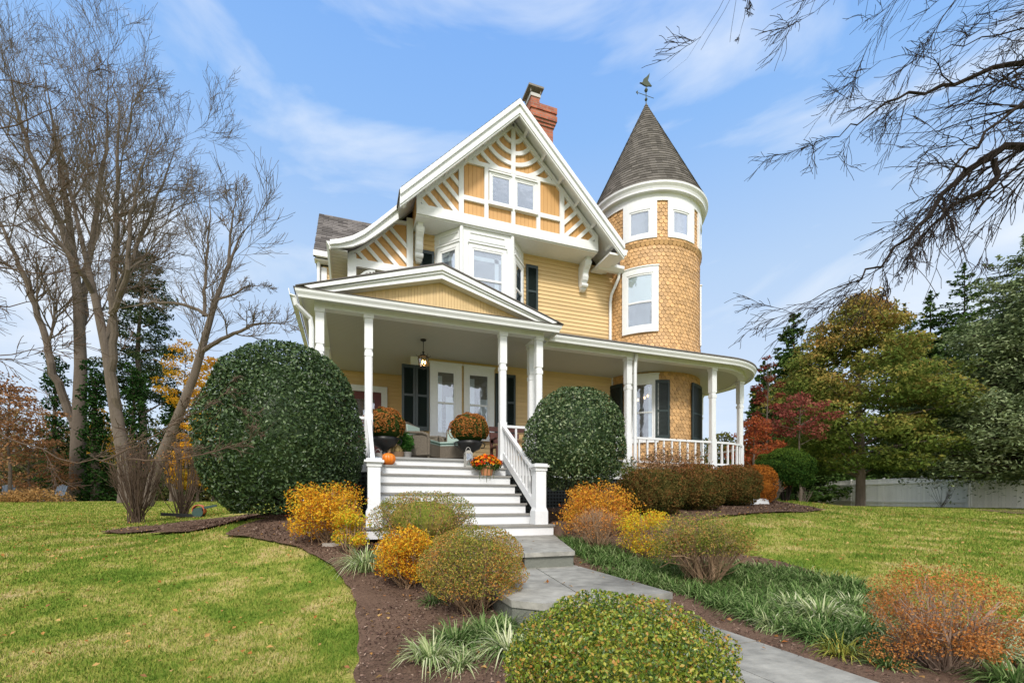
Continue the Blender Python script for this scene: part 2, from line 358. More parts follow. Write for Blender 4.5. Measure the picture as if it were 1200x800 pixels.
BLADE = bpy.data.materials.new('grass_blade'); BLADE.use_nodes = True; grassnodes(BLADE, BLADE.node_tree.nodes['Principled BSDF'], True)
MULCH = mat('brown_mulch', (.12, .078, .056), .95, bump=1, bscale=55, var=.45, vscale=3, var2=.5, v2scale=45, matte=True)
CHIP = leafmat('mulch_chip', [(.05, .03, .024), (.10, .06, .045), (.15, .09, .068), (.22, .145, .11), (.34, .25, .19)], .9, 0, .1)

def grid(xs, ys, hf):
    X, Y = np.meshgrid(xs, ys); Z = hf(X, Y); V = np.stack([X, Y, Z], -1).reshape(-1, 3); n = len(xs)
    i = (np.arange(len(ys)-1)[:, None]*n+np.arange(n-1)[None]).ravel()
    return V, np.stack([i, i+1, i+n+1, i+n], -1)
def ax(a, b, fine0, fine1, f, growth=1.18):
    m = list(np.arange(fine0, fine1+1e-6, f)); s = f; x = m[-1]
    while x < b: s *= growth; x += s; m.append(x)
    s = f; x = m[0]; l = []
    while x > a: s *= growth; x -= s; l.append(x)
    return np.array(l[::-1]+m)
mb = MB(); V, F = grid(ax(-900, 900, -7, 13, .08), ax(-300, 1500, -1, 12, .08), H); mb.add(V, F, .5)
structure(mb.build('ground', LAWN, smooth=True))

def px_poly(pts): return [G(*p)[:2] for p in pts]
from mathutils.geometry import delaunay_2d_cdt
def dens(poly, step, seed=0):
    o = []
    for i in range(len(poly)):
        a_, b_ = np.array(poly[i][:2]), np.array(poly[(i+1) % len(poly)][:2]); k = max(1, int(np.linalg.norm(b_-a_)/step))
        for j in range(k): o.append(a_+(b_-a_)*j/k)
    o = np.array(o)
    for _ in range(3): o = (np.roll(o, 1, 0)+2*o+np.roll(o, -1, 0))/4
    o += .018*np.stack([noise2(o[:, 0], o[:, 1], seed, 14), noise2(o[:, 0], o[:, 1], seed+1, 14)], 1); return o
def sheet(name, poly, m, lift, res=.08, bump=.011, seed=1):
    o = dens(poly, max(.05, res*.7), seed); P0 = [tuple(q) for q in o]
    xs = np.arange(o[:, 0].min(), o[:, 0].max(), res); ys = np.arange(o[:, 1].min(), o[:, 1].max(), res); X, Y = np.meshgrid(xs, ys); x, y = X.ravel(), Y.ravel(); k = inpoly(x, y, P0); x, y = x[k], y[k]
    vs = [Vector(q) for q in P0]+[Vector((a_, b_)) for a_, b_ in zip(x, y)]; n = len(P0)
    ov, oe, of, *_ = delaunay_2d_cdt(vs, [(i, (i+1) % n) for i in range(n)], [list(range(n))], 1, 1e-5)
    V = np.array([(v.x, v.y) for v in ov]); z = H(V[:, 0], V[:, 1])+lift+bump*noise2(V[:, 0], V[:, 1], seed, 5)
    mb = MB(); mb.add(np.column_stack([V, z]), np.array([f for f in of if len(f) == 3]), .5); return structure(mb.build(name, m, smooth=True))
bedL = px_poly([(418, 800), (421, 760), (418, 720), (410, 695), (395, 672), (372, 655), (345, 643), (305, 634), (262, 630), (278, 620), (330, 606)]) + [(-3.0, 8.6), (-2.4, 9.4), (.9, 8.9), (1.12, 7.0), (1.12, -1.0), (.1, -.8), (.3, .6)]
bedT = px_poly([(112, 625), (150, 620), (200, 614), (262, 608), (300, 603), (330, 604), (330, 612), (262, 616), (200, 622), (150, 627)])
bedR = [(2.35, -1), (2.35, 4.5), (3.2, 6.9), (3.2, 9.3), (9.3, 9.9), (11.6, 11.4)] + px_poly([(968, 599), (940, 601), (900, 602), (850, 606), (815, 612), (840, 640), (870, 652), (905, 658), (950, 672), (1010, 695), (1060, 712), (1200, 760)]) + [(5.2, .8), (4.5, -1)]
sheet('mulch_bed', bedL, MULCH, .034, seed=3); sheet('mulch_bed', bedT, MULCH, .03, seed=4, res=.15); sheet('mulch_bed', bedR, MULCH, .034, seed=5, res=.10)
bedF = px_poly([(1140, 598), (1200, 596), (1260, 598), (1250, 604), (1190, 603)]); sheet('mulch_bed', bedF, MULCH, .03, res=.3, seed=8)

def tris(pts, up, w, l, rng, lean=.35, r=None, bend=0):
    """narrow triangular blades standing at pts"""
    n = len(pts); a = rng.uniform(0, 2*math.pi, n); d = np.stack([np.cos(a), np.sin(a), 0*a], 1); b = rng.uniform(0, 2*math.pi, n)
    ln = np.stack([np.cos(b), np.sin(b), 0*b], 1)*rng.uniform(0, lean, n)[:, None]; w = np.broadcast_to(w, n)[:, None]; l = np.broadcast_to(l, n)[:, None]
    tip = pts+(ln+np.array((0, 0, 1)))*l
    V = np.stack([pts-d*w/2, pts+d*w/2, tip], 1).reshape(-1, 3)
    return V, np.arange(3*n).reshape(-1, 3), rng.uniform(0, 1, n) if r is None else r
# ---- lawn blades: nobody could count them
rng = np.random.RandomState(7); mb = MB()
def scatter_frustum(n, zmin, zmax, x0, x1, power=1.0):
    Z = zmin*(zmax/zmin)**(rng.uniform(0, 1, n)**power); u = (rng.uniform(x0, x1, n)-600)/533
    return np.stack([(u*.9422+.3348)*Z, (-u*.3348+.9422)*Z], 1), Z
q, Zq = scatter_frustum(420000, 2.0, 26, -60, 1260, 1.0)
ej = .05*np.stack([noise2(q[:, 0], q[:, 1], 41, 16), noise2(q[:, 0], q[:, 1], 42, 16)], 1)+rng.normal(0, .022, q.shape); q0 = q; q = q+ej
keep = ~(inpoly(q[:, 0], q[:, 1], bedL) | inpoly(q[:, 0], q[:, 1], bedT) | inpoly(q[:, 0], q[:, 1], bedR))
keep &= ~((q[:, 0] > -3) & (q[:, 0] < 10.5) & (q[:, 1] > 8.5) & (q[:, 1] < 21)); q = q0[keep]; Zq = Zq[keep]
pz = H(q[:, 0], q[:, 1]); pts = np.stack([q[:, 0], q[:, 1], pz-.004], 1)
V, F, R = tris(pts, None, .0035+.0016*Zq, (.020+.0020*Zq)*rng.uniform(.5, 1.3, len(q)), rng, .9); mb.add(V, F, R)
stuff(mb.build('grass', BLADE))

def leafquads(pts, nrm, size, rng, asp=.5, tilt=.9, fold=.25):
    n = len(pts); size = np.broadcast_to(size, n)[:, None]*rng.uniform(.6, 1.25, (n, 1))
    nn = nrm+rng.normal(0, tilt, (n, 3)); nn /= np.linalg.norm(nn, axis=1)[:, None]+1e-9
    t = rng.normal(0, 1, (n, 3)); t -= nn*(t*nn).sum(1)[:, None]; t /= np.linalg.norm(t, axis=1)[:, None]+1e-9
    s = np.cross(nn, t)
    V = np.stack([pts-t*size*.5, pts+s*size*asp*.5+nn*size*fold*.3, pts+t*size*.5, pts-s*size*asp*.5+nn*size*fold*.3], 1).reshape(-1, 3)
    return V, np.arange(4*n).reshape(-1, 4)
# mulch chips and fallen leaves
def scatter_poly(poly, n, rng, near=None):
    x0, x1 = min(p[0] for p in poly), max(p[0] for p in poly); y0, y1 = max(.3, min(p[1] for p in poly)), max(p[1] for p in poly)
    x = rng.uniform(x0, x1, n); y = y0+(y1-y0)*rng.uniform(0, 1, n)**1.6; k = inpoly(x, y, poly); return x[k], y[k]
mb = MB()
for poly, n in ((bedL, 60000), (bedR, 50000), (bedT, 3000)):
    x, y = scatter_poly(poly, n, rng); z = H(x, y)+.040+.012*noise2(x, y, 3, 5)*0+rng.uniform(-.004, .010, len(x))
    d = np.hypot(x, y); V, F = leafquads(np.stack([x, y, z], 1), np.tile((0, 0, 1.), (len(x), 1)), .016+.003*d, rng, .38, .5, 0); mb.add(V, F, rng.uniform(0, 1, len(x))**1.5)
stuff(mb.build('mulch_chips', CHIP))
DRY = leafmat('fallen_leaf', [(.30, .11, .03), (.42, .22, .07), (.50, .33, .13), (.26, .10, .05)], .8, .15, .1)
mb = MB(); x = rng.uniform(-9, 12, 7000); y = rng.uniform(1.2, 16, 7000); k = ~((x > -3) & (x < 10.5) & (y > 8.8)) & ~((x > .9) & (x < 3.2) & (y < 7) & (rng.uniform(0, 1, len(x)) < .8)); x, y = x[k], y[k]
onp = (x > 1.0) & (x < 2.4) & (y < 7); zl = np.where(onp, np.where(y < 2.95, -.318, np.where(y < 4.5, -.152, .012)), H(x, y)+.043); V, F = leafquads(np.stack([x, y, zl], 1), np.tile((0, 0, 1.), (len(x), 1)), .038, rng, .65, .35, .5); mb.add(V, F, rng.uniform(0, 1, len(x))); stuff(mb.build('fallen_leaves', DRY))

# ------------------------------------------------------------------ bluestone walk
def slab(poly, z, t=.045, under=.0, name='path', body=.25):
    """flagstones with open joints (poly = xy outline) on a stone riser"""
    mb = MB(); mb.prism(poly, z-t, z, 'xy'); o = structure(mb.build(name, STONE))
    if body:
        c = np.mean(poly, 0); pin = [tuple(c+(np.array(p)-c)*.975) for p in poly]
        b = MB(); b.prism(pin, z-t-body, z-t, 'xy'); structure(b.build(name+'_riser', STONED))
    return o
def flags(xs, ys, z, name):
    for i in range(len(xs)-1):
        for j in range(len(ys)-1):
            x0, x1, y0, y1 = xs[i]+.005, xs[i+1]-.005, ys[j]+.005, ys[j+1]-.005
            if x1 > x0 and y1 > y0: slab([(x0, y0), (x1, y0), (x1, y1), (x0, y1)], z+random.uniform(-.002, .002), name=name, body=0)
random.seed(4)
J = mat('path_joint', (.16, .15, .135), .9, var=.2, bump=.3)
# landing at the foot of the stairs
slab([(.9, 4.47), (1.72, 4.47), (1.72, 6.95), (.55, 6.95)], 0, name='path'); slab([(1.73, 4.47), (2.32, 4.47), (3.22, 6.95), (1.73, 6.95)], 0, name='path')
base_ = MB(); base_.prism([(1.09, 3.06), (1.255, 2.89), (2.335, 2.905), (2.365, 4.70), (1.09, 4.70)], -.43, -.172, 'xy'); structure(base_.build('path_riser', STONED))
for pl_ in ([(1.08, 3.05), (1.25, 2.88), (1.60, 2.885), (1.72, 3.62), (1.08, 3.70)], [(1.61, 2.885), (2.345, 2.895), (2.355, 3.45), (1.725, 3.61)], [(1.08, 3.712), (1.722, 3.632), (1.90, 4.70), (1.08, 4.70)], [(1.732, 3.622), (2.357, 3.462), (2.375, 4.70), (1.912, 4.70)]):
    slab(pl_, -.165+random.uniform(-.002, .002), t=.05, body=0)
# the long run towards the viewer, joints cut by real gaps
mb = MB(); mb.box(1.08, 2.36, -3, 2.96, -.50, -.348); structure(mb.build('path_bed', J))
for j, (ya, yb) in enumerate(((2.15, 2.93), (1.30, 2.15), (.45, 1.30), (-.4, .45), (-1.4, -.4), (-2.4, -1.4))):
    xm = 1.72+(.18 if j % 2 else -.12); flags([1.1, xm, 2.38], [ya, yb], -.33, 'path')

# ------------------------------------------------------------------ HOUSE
HL = (3.3, 9.0, 0.0)
house = thing('house', 'yellow Victorian house with ochre half-timbered gable, round turret and white wraparound porch', 'house', HL)
def part(name, mb, m, parent=None, label=None, smooth=False):
    o = mb.build(name, m, parent or house, smooth=smooth)
    if label: o['label'] = label
    return o
FL = 1.42; CE = 4.10; W = 11.26
def clap(mb, x0, x1, y, z0, z1, e=.105, out=.018, axis='x', side=-1):
    """clapboards: each row a sloping face with its butt standing proud"""
    z = z0
    while z < z1-1e-3:
        t = min(z+e, z1); r = random.random()
        a, b = y+side*out, y
        if axis == 'x': V = [(x0, a, z), (x1, a, z), (x1, b, t), (x0, b, t), (x0, b, z), (x1, b, z)]
        else: V = [(a, x0, z), (a, x1, z), (b, x1, t), (b, x0, t), (b, x0, z), (b, x1, z)]
        mb.add(V, [(0, 1, 2, 3), (0, 4, 5, 1)], r); z = t
mb = MB(); clap(mb, 1.44, 7.2, W, FL, 7.2); mb.box(1.43, 7.3, W+.001, W+.2, 0, 7.2, .5)
clap(mb, 13.0, W+.1, 1.43, FL, CE, axis='y'); part('front_wall', mb, YELLOW)
mb = MB(); mb.box(1.5, 9.2, 11.5, 20, 0, 7.6); mb.box(-.05, 1.5, 12.9, 20, 4.2, 6.3); mb.box(-.05, 1.5, 13.2, 20, 0, 4.2)
clap(mb, -.7, 1.42, 13.0, FL, CE); mb.box(-.7, 1.42, 13.002, 13.2, 0, CE)
clap(mb, 12.0, 20, -.05, 4.3, 6.2, axis='y'); clap(mb, -.05, 1.43, 12.5, 4.2, 6.6); mb.box(-.04, 1.45, 12.502, 12.9, 4.2, 6.6)
part('side_wall', mb, YELLOW)
mb = MB(); mb.box(-.7, 5.0, 13.34, 19.4, 0, 6.95); clap(mb, -.7, 3, 13.34, 1, 6.95); clap(mb, 13.34, 19.4, -.7, 1, 6.95, axis='y'); part('rear_wing_wall', mb, YELLOW)
for bb in ((1.38, 1.56, W-.035, W, FL, CE-.002), (7.0, 7.1, W-.04, W, FL, CE-.002), (-.74, -.60, 13.29, 13.34, 1, 6.9)): mb = MB(); mb.box(*bb); part('corner_board', mb, WHITE)

# ---- main roof
ridge = (3.79, 10.13)
prof_r = [(3.79, 10.13), (6.66, 7.26)]
flare = [(-.42, 6.27), (-.2, 6.335), (.05, 6.45), (.3, 6.63), (.557, 6.88), (.8, 7.13), (1.05, 7.39)]
def roofsheet(mb, line, y0, y1, t=.07, tab=.30, ex=.14):
    """shingled sheet: rows of tabs laid over a slab following line (x,z)"""
    n = len(line); low = [(x, z-t) for x, z in line]
    mb.prism(list(line)+low[::-1], y0, y1, 'xz', .5)
def tabs(mb, A, B, Cc, D, ex=.13, tab=.28, lift=.012):
    """shingle tabs on the quad A(bottom-left) B(bottom-right) C(top-right) D(top-left)"""
    A, B, Cc, D = (np.array(p, float) for p in (A, B, Cc, D)); n = np.cross(B-A, D-A); n /= np.linalg.norm(n)
    rows = max(1, int(np.linalg.norm(D-A)/ex)); cols = max(1, int(np.linalg.norm(B-A)/tab)); Vs = []; k = 0; R = []
    for i in range(rows):
        v0, v1 = i/rows, (i+1)/rows
        for j in range(-1, cols+1):
            u0 = np.clip((j+.5*(i % 2)+random.uniform(-.05, .05))/cols, 0, 1); u1 = np.clip((j+1+.5*(i % 2))/cols, 0, 1)
            if u1-u0 < 1e-4: continue
            def q(u, v, l): return (A*(1-u)+B*u)*(1-v)+(D*(1-u)+Cc*u)*v+n*l
            Vs += [q(u0, v0, lift), q(u1, v0, lift), q(u1, v1, .003), q(u0, v1, .003), q(u0, v0, 0), q(u1, v0, 0)]; R += [random.random()]*2
    m = len(Vs)//6; b = np.arange(m)[:, None]*6
    F = np.concatenate([b+np.array([[0, 1, 2, 3]]), b+np.array([[4, 5, 1, 0]])], 1).reshape(-1, 4)
    mb.add(Vs, F, R)
mb = MB(); roofsheet(mb, [(1.0, 7.34), ridge, (6.66, 7.26)], 10.13, 10.8); roofsheet(mb, flare+[ridge, (6.66, 7.26)], 10.74, 20)
for k in range(len(flare)-1): tabs(mb, (flare[k][0], 20, flare[k][1]), (flare[k][0], 10.72, flare[k][1]), (flare[k+1][0], 10.72, flare[k+1][1]), (flare[k+1][0], 20, flare[k+1][1]))
tabs(mb, (1.05, 20, 7.39), (1.05, 10.11, 7.39), (3.79, 10.11, 10.13), (3.79, 20, 10.13)); tabs(mb, (6.66, 10.11, 7.26), (6.66, 20, 7.26), (3.79, 20, 10.13), (3.79, 10.11, 10.13))
part('main_roof', mb, ROOFM)
mb = MB(); mb.prism([(13.1, 7.2), (15.5, 9.62), (18, 7.2)], -.9, 5, 'yz'); tabs(mb, (-.92, 13.08, 7.19), (5, 13.08, 7.19), (5, 15.5, 9.63), (-.92, 15.5, 9.63), ex=.15)
part('rear_roof', mb, ROOFM)
mb = MB(); mb.box(-.92, -.86, 13.02, 13.1, 7.05, 7.2); mb.box(-.92, 2, 13.0, 13.09, 7.05, 7.19)
mb.box(-.9, 2, 13.09, 13.34, 7.0, 7.02); part('rear_eave', mb, WHITE)

# rake fascias of the big gable
def rake(mb, line, y0, y1, depth):
    low = []
    for i, (x, z) in enumerate(line): low.append((x, z-depth[i]))
    mb.prism(list(line)+low[::-1], y0, y1, 'xz')
for nm, ln in (('rake_fascia', [(1.02, 7.33), (3.79, 10.10)]), ('rake_fascia', [(3.79, 10.10), (6.68, 7.21)])):
    mb = MB(); rake(mb, ln, 10.13, 10.19, [.36, .36]); up = [(x, z+.0) for x, z in ln]
    rake(mb, [(x, z+.015) for x, z in ln], 10.085, 10.128, [.13, .13]); rake(mb, [(x, z-.28) for x, z in ln], 10.105, 10.128, [.035, .035])
    part(nm, mb, WHITE)
# soffit boards and outriggers under the rake overhang
mb = MB()
for sgn in (-1, 1):
    a, b = (3.79, 10.03), (3.79+sgn*2.76, 10.03-2.76); mb.prism([a, b, (b[0], b[1]-.02), (a[0], a[1]-.02)], 10.19, 11.3, 'xz')
    for k in range(6):
        x = 3.79+sgn*(.3+k*.47); z = 10.01-abs(x-3.79); mb.bar((x, 10.19, z-.06), (x, 10.6, z-.06), .07, .10, up=(sgn*1, 0, 1))
part('rake_soffit', mb, WHITE)
# flared lower eave
mb = MB(); dep = [.13, .15, .19, .23, .26, .28, .30]; rake(mb, flare, 10.76, 10.82, dep); rake(mb, [(x, z+.02) for x, z in flare], 10.70, 10.758, [.10]*7)
part('flared_fascia', mb, WHITE)
mb = MB(); mb.box(-.40, -.06, 10.82, 20, 6.15, 6.17)
for k in range(60): mb.box(-.40, -.06, 10.84+k*.15, 10.975+k*.15, 6.135, 6.149, random.random())
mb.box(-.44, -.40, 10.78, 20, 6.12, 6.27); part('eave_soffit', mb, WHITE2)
# gutters of the main eaves
mb = MB(); mb.prism([(-.50, 6.30), (-.44, 6.20), (-.405, 6.20), (-.405, 6.30)], 10.80, 20, 'xz'); part('gutter', mb, WHITE)
mb = MB(); mb.prism([(6.66, 7.0), (6.80, 7.0), (6.84, 7.14), (6.66, 7.14)], 10.2, 14, 'xz'); mb.box(6.30, 6.66, 10.2, 11.2, 6.95, 7.0)
mb.prism([(10.78, 6.98), (10.9, 6.92), (11.0, 6.92), (11.0, 7.06), (10.78, 7.06)], 6.35, 7.12, 'yz'); part('gutter', mb, WHITE)
mb = MB(); mb.prism([(6.7, 7.14), (7.3, 7.14), (7.1, 7.5), (6.7, 7.5)], 11.0, 11.5, 'xz'); part('eave_flashing', mb, DARKROOF)

# ---- half-timbered gable box
def clip(poly, region):
    """Sutherland-Hodgman against half-planes (a,b,c): a*x+b*z<=c"""
    for a, b, c in region:
        out = []; n = len(poly)
        for i in range(n):
            p, q = poly[i], poly[(i+1) % n]; dp, dq = a*p[0]+b*p[1]-c, a*q[0]+b*q[1]-c
            if dp <= 0: out.append(p)
            if (dp < 0 < dq) or (dq < 0 < dp):
                t = dp/(dp-dq); out.append((p[0]+(q[0]-p[0])*t, p[1]+(q[1]-p[1])*t))
        poly = out
        if len(poly) < 3: return []
    return poly
GX = 3.79; GY = 10.63; top = 9.95   # wall top line: z = top-|x-GX|
reg = [(1, 1, GX+top), (-1, 1, top-GX), (0, -1, -7.17), (1, 0, 6.16), (-1, 0, -1.43)]
gp = clip([(0, 5), (9, 5), (9, 12), (0, 12)], reg)
mb = MB(); mb.prism(gp, GY, 11.3, 'xz', .5)
for k in range(46):                                       # narrow vertical boards of the infill
    x = 1.43+k*.103; p = clip([(x+.004, 7), (x+.099, 7), (x+.099, 11), (x+.004, 11)], reg)
    if p: mb.prism(p, GY-.012, GY-.001, 'xz', random.random())
gable = part('gable', mb, ORANGE)
T0, T1 = GY-.065, GY-.013
mb = MB()
def strip(p, q, w, region, y0=T0, y1=T1, m=None):
    p, q = np.array(p, float), np.array(q, float); d = (q-p)/np.linalg.norm(q-p); n = np.array((-d[1], d[0]))*w/2
    c = clip([tuple(p-n), tuple(q-n), tuple(q+n), tuple(p+n)], region)
    if c: (m or mb).prism(c, y0, y1, 'xz')
def cut(y0, y1): return (T0+y0, T1)
strip((1.43, 7.285), (6.16, 7.285), .235, reg, GY-.085)
strip((GX, top-.07), (1.0, top-.07-(GX-1.0)), .12, reg, GY-.075); strip((GX, top-.07), (6.6, top-.07-(6.6-GX)), .12, reg, GY-.075)
mb.box(1.43, 1.53, GY-.08, T1, 7.2, 7.55); mb.box(6.06, 6.16, GY-.08, T1, 7.2, 7.55)
for x, wd in ((2.48, .12), (5.12, .12)): strip((x, 7.39), (x, 10), wd, reg, GY-.07)
strip((GX, 8.66), (GX, 10), .11, reg, GY-.07)
for x in (3.10, 4.46): strip((x, 7.40), (x, 8.64), .10, reg, GY-.068)
strip((GX, 7.40), (GX, 7.74), .10, reg, GY-.068)
strip((2.54, 7.80), (5.06, 7.80), .11, reg, GY-.066); strip((2.54, 8.69), (5.06, 8.69), .10, reg, GY-.066)
inner = reg+[(0, -1, -8.73)]
for i, R in enumerate((.25, .525, .80, 1.075, 1.34)):
    for k in range(36):
        a0, a1 = math.pi+math.pi*k/36, math.pi+math.pi*(k+1)/36; r0, r1 = R-.048, R+.048
        q = clip([(GX+r0*math.cos(a0), 9.70+r0*math.sin(a0)), (GX+r1*math.cos(a0), 9.70+r1*math.sin(a0)), (GX+r1*math.cos(a1), 9.70+r1*math.sin(a1)), (GX+r0*math.cos(a1), 9.70+r0*math.sin(a1))], inner)
        if q: mb.prism(q, GY-.060, T1, 'xz')
lt = reg+[(1, 0, 2.43)]; rt = reg+[(-1, 0, -5.17)]
for k in range(5):
    c = 1.66+k*.36; strip((c-1.6+.0, 7.4+1.6), (c+.9, 7.4-.9), .095, lt+[(0, -1, -7.40)], GY-.058)
    c = 2*GX-c; strip((c+1.6, 7.4+1.6), (c-.9, 7.4-.9), .095, rt+[(0, -1, -7.40)], GY-.058)
tr = mb.build('gable_trim', WHITE, gable); ROOT[tr.name] = HL
mb = MB(); mb.box(1.43, 6.16, GY-.05, W, 7.145, 7.168); s_ = mb.build('gable_soffit', WHITE, gable)

# ---- corbels
def corbel(x, y1, ztop, h=.78, proj=.42, wd=.13):
    mb = MB(); o = [(0, 0), (-proj, 0), (-proj, -.10), (-proj*.93, -.20), (-proj*.72, -.27), (-proj*.62, -.36), (-proj*.66, -.45), (-proj*.58, -.54), (-proj*.36, -.60), (-proj*.30, -.68), (-proj*.34, -.74), (-proj*.22, -h), (0, -h)]
    mb.prism([(y1+a, ztop+b) for a, b in o], x-wd/2, x+wd/2, 'yz'); mb.prism([(y1+a*.9-.01, ztop+b*.9-.05) for a, b in o[2:-1]]+[(y1, ztop-.6), (y1, ztop-.1)], x-wd/2-.02, x+wd/2+.02, 'yz')
    for dy, dz, r in ((-proj+.09, -.12, .085), (-.16, -h+.13, .06)):
        t = np.linspace(0, 2*math.pi, 15)[:-1]; mb.prism([(y1+dy+r*math.cos(q), ztop+dz+r*math.sin(q)) for q in t], x-wd/2-.03, x+wd/2+.03, 'yz')
    part('corbel', mb, WHITE)
corbel(6.03, W-.02, 7.145); corbel(1.56, W-.02, 7.145)

# ---- lower half-timbered panel beneath the flared eave, over an open balcony
def flz(x): return float(np.interp(x, [a for a, b in flare], [b for a, b in flare]))
mb = MB(); xs = np.linspace(-.03, 1.43, 12); mb.prism([(1.43, 6.16), (-.03, 6.16)]+[(x, max(6.2, flz(x)-.09)) for x in xs]+[], 11.24, 11.3, 'xz')
lg = part('lower_gable', mb, ORANGE)
mb = MB(); mb.prism([(-.06, 6.03), (1.43, 6.03), (1.43, 6.21), (-.06, 6.21)], 11.16, 11.239, 'xz'); mb.box(-.06, .13, 11.15, 11.30, 4.3, 6.3); mb.box(1.28, 1.43, 11.155, 11.238, 5.2, 7.4)
lreg = [(0, -1, -6.21), (1, 0, 1.28), (-1, 0, -.0)]
for k in range(5):
    c = .36+k*.36; sreg = lreg
    p0 = np.array((c+.1, 6.2-.1)); p1 = np.array((c-1.5, 6.2+1.5))
    # stop each brace at the underside of the eave
    for s in np.linspace(0, 1, 160):
        q = p0+(p1-p0)*s
        if q[1] > flz(q[0])-.16: break
    strip(p0, q, .085, lreg, 11.19, 11.239)
for i in range(11):
    a, b = xs[i], xs[i+1]; mb.prism([(a, flz(a)-.15), (b, flz(b)-.15), (b, flz(b)-.08), (a, flz(a)-.08)], 11.17, 11.238, 'xz')
# fretwork corner brackets
for sgn, x0 in ((1, .13), (-1, 1.28)):
    pts = [(x0+sgn*(.42-.36*math.cos(t)), 5.62+.36*math.sin(t)) for t in np.linspace(0, math.pi/2, 10)]+[(x0+sgn*(.42-.41*math.cos(t)), 5.62+.41*math.sin(t)) for t in np.linspace(math.pi/2, 0, 10)]
    mb.prism(pts, 11.19, 11.225, 'xz')
    for k in range(6): t = .15+k*.24; mb.box(x0+sgn*(.42-.33*math.cos(t))-.02, x0+sgn*(.42-.33*math.cos(t))+.02, 11.18, 11.235, 5.60+.33*math.sin(t), 5.64+.33*math.sin(t))
mb.build('lower_gable_trim', WHITE, lg)
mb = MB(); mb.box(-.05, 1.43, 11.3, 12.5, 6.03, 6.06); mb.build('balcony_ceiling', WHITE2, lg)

# ---- windows
def window(x0, x1, z0, z1, y, gx0, gx1, gz0, gz1, meet=None, curtain='sides', glass=GLASS, back=ROOM, sill=True, blind=None, nm='window', cas=True):
    """flat sash window on a wall whose face is at y (front is -y)"""
    fr = MB()
    if cas:
        fr.box(x0, gx0-.03, y-.055, y-.02, z0, z1); fr.box(gx1+.03, x1, y-.055, y-.02, z0, z1); fr.box(gx0-.03, gx1+.03, y-.055, y-.02, gz1+.03, z1); fr.box(gx0-.03, gx1+.03, y-.055, y-.02, z0, gz0-.03)
        fr.box(x0-.02, x1+.02, y-.085, y-.02, z1+.001, z1+.035)
        if sill: fr.box(x0-.03, x1+.03, y-.10, y-.02, z0-.05, z0-.001)
    root = part(nm, fr, WHITE)
    s = MB(); d0, d1 = y-.045, y-.022
    for a, b, c, d in ((gx0-.029, gx0+.012, gz0-.029, gz1+.029), (gx1-.012, gx1+.029, gz0-.029, gz1+.029), (gx0+.012, gx1-.012, gz1-.012, gz1+.029), (gx0+.012, gx1-.012, gz0-.029, gz0+.012)): s.box(a, b, d0, d1, c, d)
    if meet: s.box(gx0+.012, gx1-.012, d0-.006, d1, meet-.022, meet+.022)
    s.build('sash', WHITE, root)
    g = MB(); g.box(gx0+.012, gx1-.012, y-.034, y-.031, gz0+.012, gz1-.012); g.build('pane', glass, root)
    b = MB(); b.box(gx0-.03, gx1+.03, y-.0195, y-.0185, gz0-.03, gz1+.03); b.build('room', back, root)
    wd = gx1-gx0
    def cur(a, b2, c, d, m=CURT, nmn='curtain'):
        k = MB(); n = 26; xs = np.linspace(a, b2, n); yy = y-.0245+.0035*np.sin(np.arange(n)*1.9+a*9)
        V = [(xs[i], yy[i], zz) for i in range(n) for zz in (c, d)]; k.add(V, [(2*i, 2*i+2, 2*i+3, 2*i+1) for i in range(n-1)]); k.build(nmn, m, root)
    if curtain == 'sides': cur(gx0+.01, gx0+wd*.24, gz0, gz1); cur(gx1-wd*.22, gx1-.01, gz0, gz1)
    if curtain == 'left': cur(gx0+.01, gx0+wd*.3, gz0, gz1)
    if curtain == 'lace': cur(gx0+.01, gx0+wd*.28, gz0, gz1-.1); cur(gx0+wd*.50, gx1-.01, gz0, gz0+(gz1-gz0)*.60)
    if blind: cur(gx0, gx1, blind, gz1, SHADE, 'blind')
    return root
window(1.84, 2.64, 2.17, 3.99, W, 2.03, 2.45, 2.28, 3.79, 3.02, 'lace')
window(2.70, 3.50, 2.17, 3.99, W, 2.84, 3.33, 2.28, 3.79, 3.02, 'lace')
SKYROOM = mat('pale_blind_room', (.34, .33, .36), .8, var=.35, vscale=3)
ATTIC = mat('attic_room', (.13, .14, .18), .8, var=.5, vscale=3)
window(3.17, 3.735, 7.80, 8.56, GY-.014, 3.245, 3.695, 7.86, 8.49, None, None, GLASSB, ATTIC, True)
window(3.85, 4.41, 7.80, 8.56, GY-.014, 3.885, 4.335, 7.86, 8.49, None, None, GLASSB, ATTIC, True)
mb = MB(); mb.box(3.737, 3.848, GY-.066, GY-.013, 7.86, 8.64); mb.build('window_mullion', WHITE, gable)

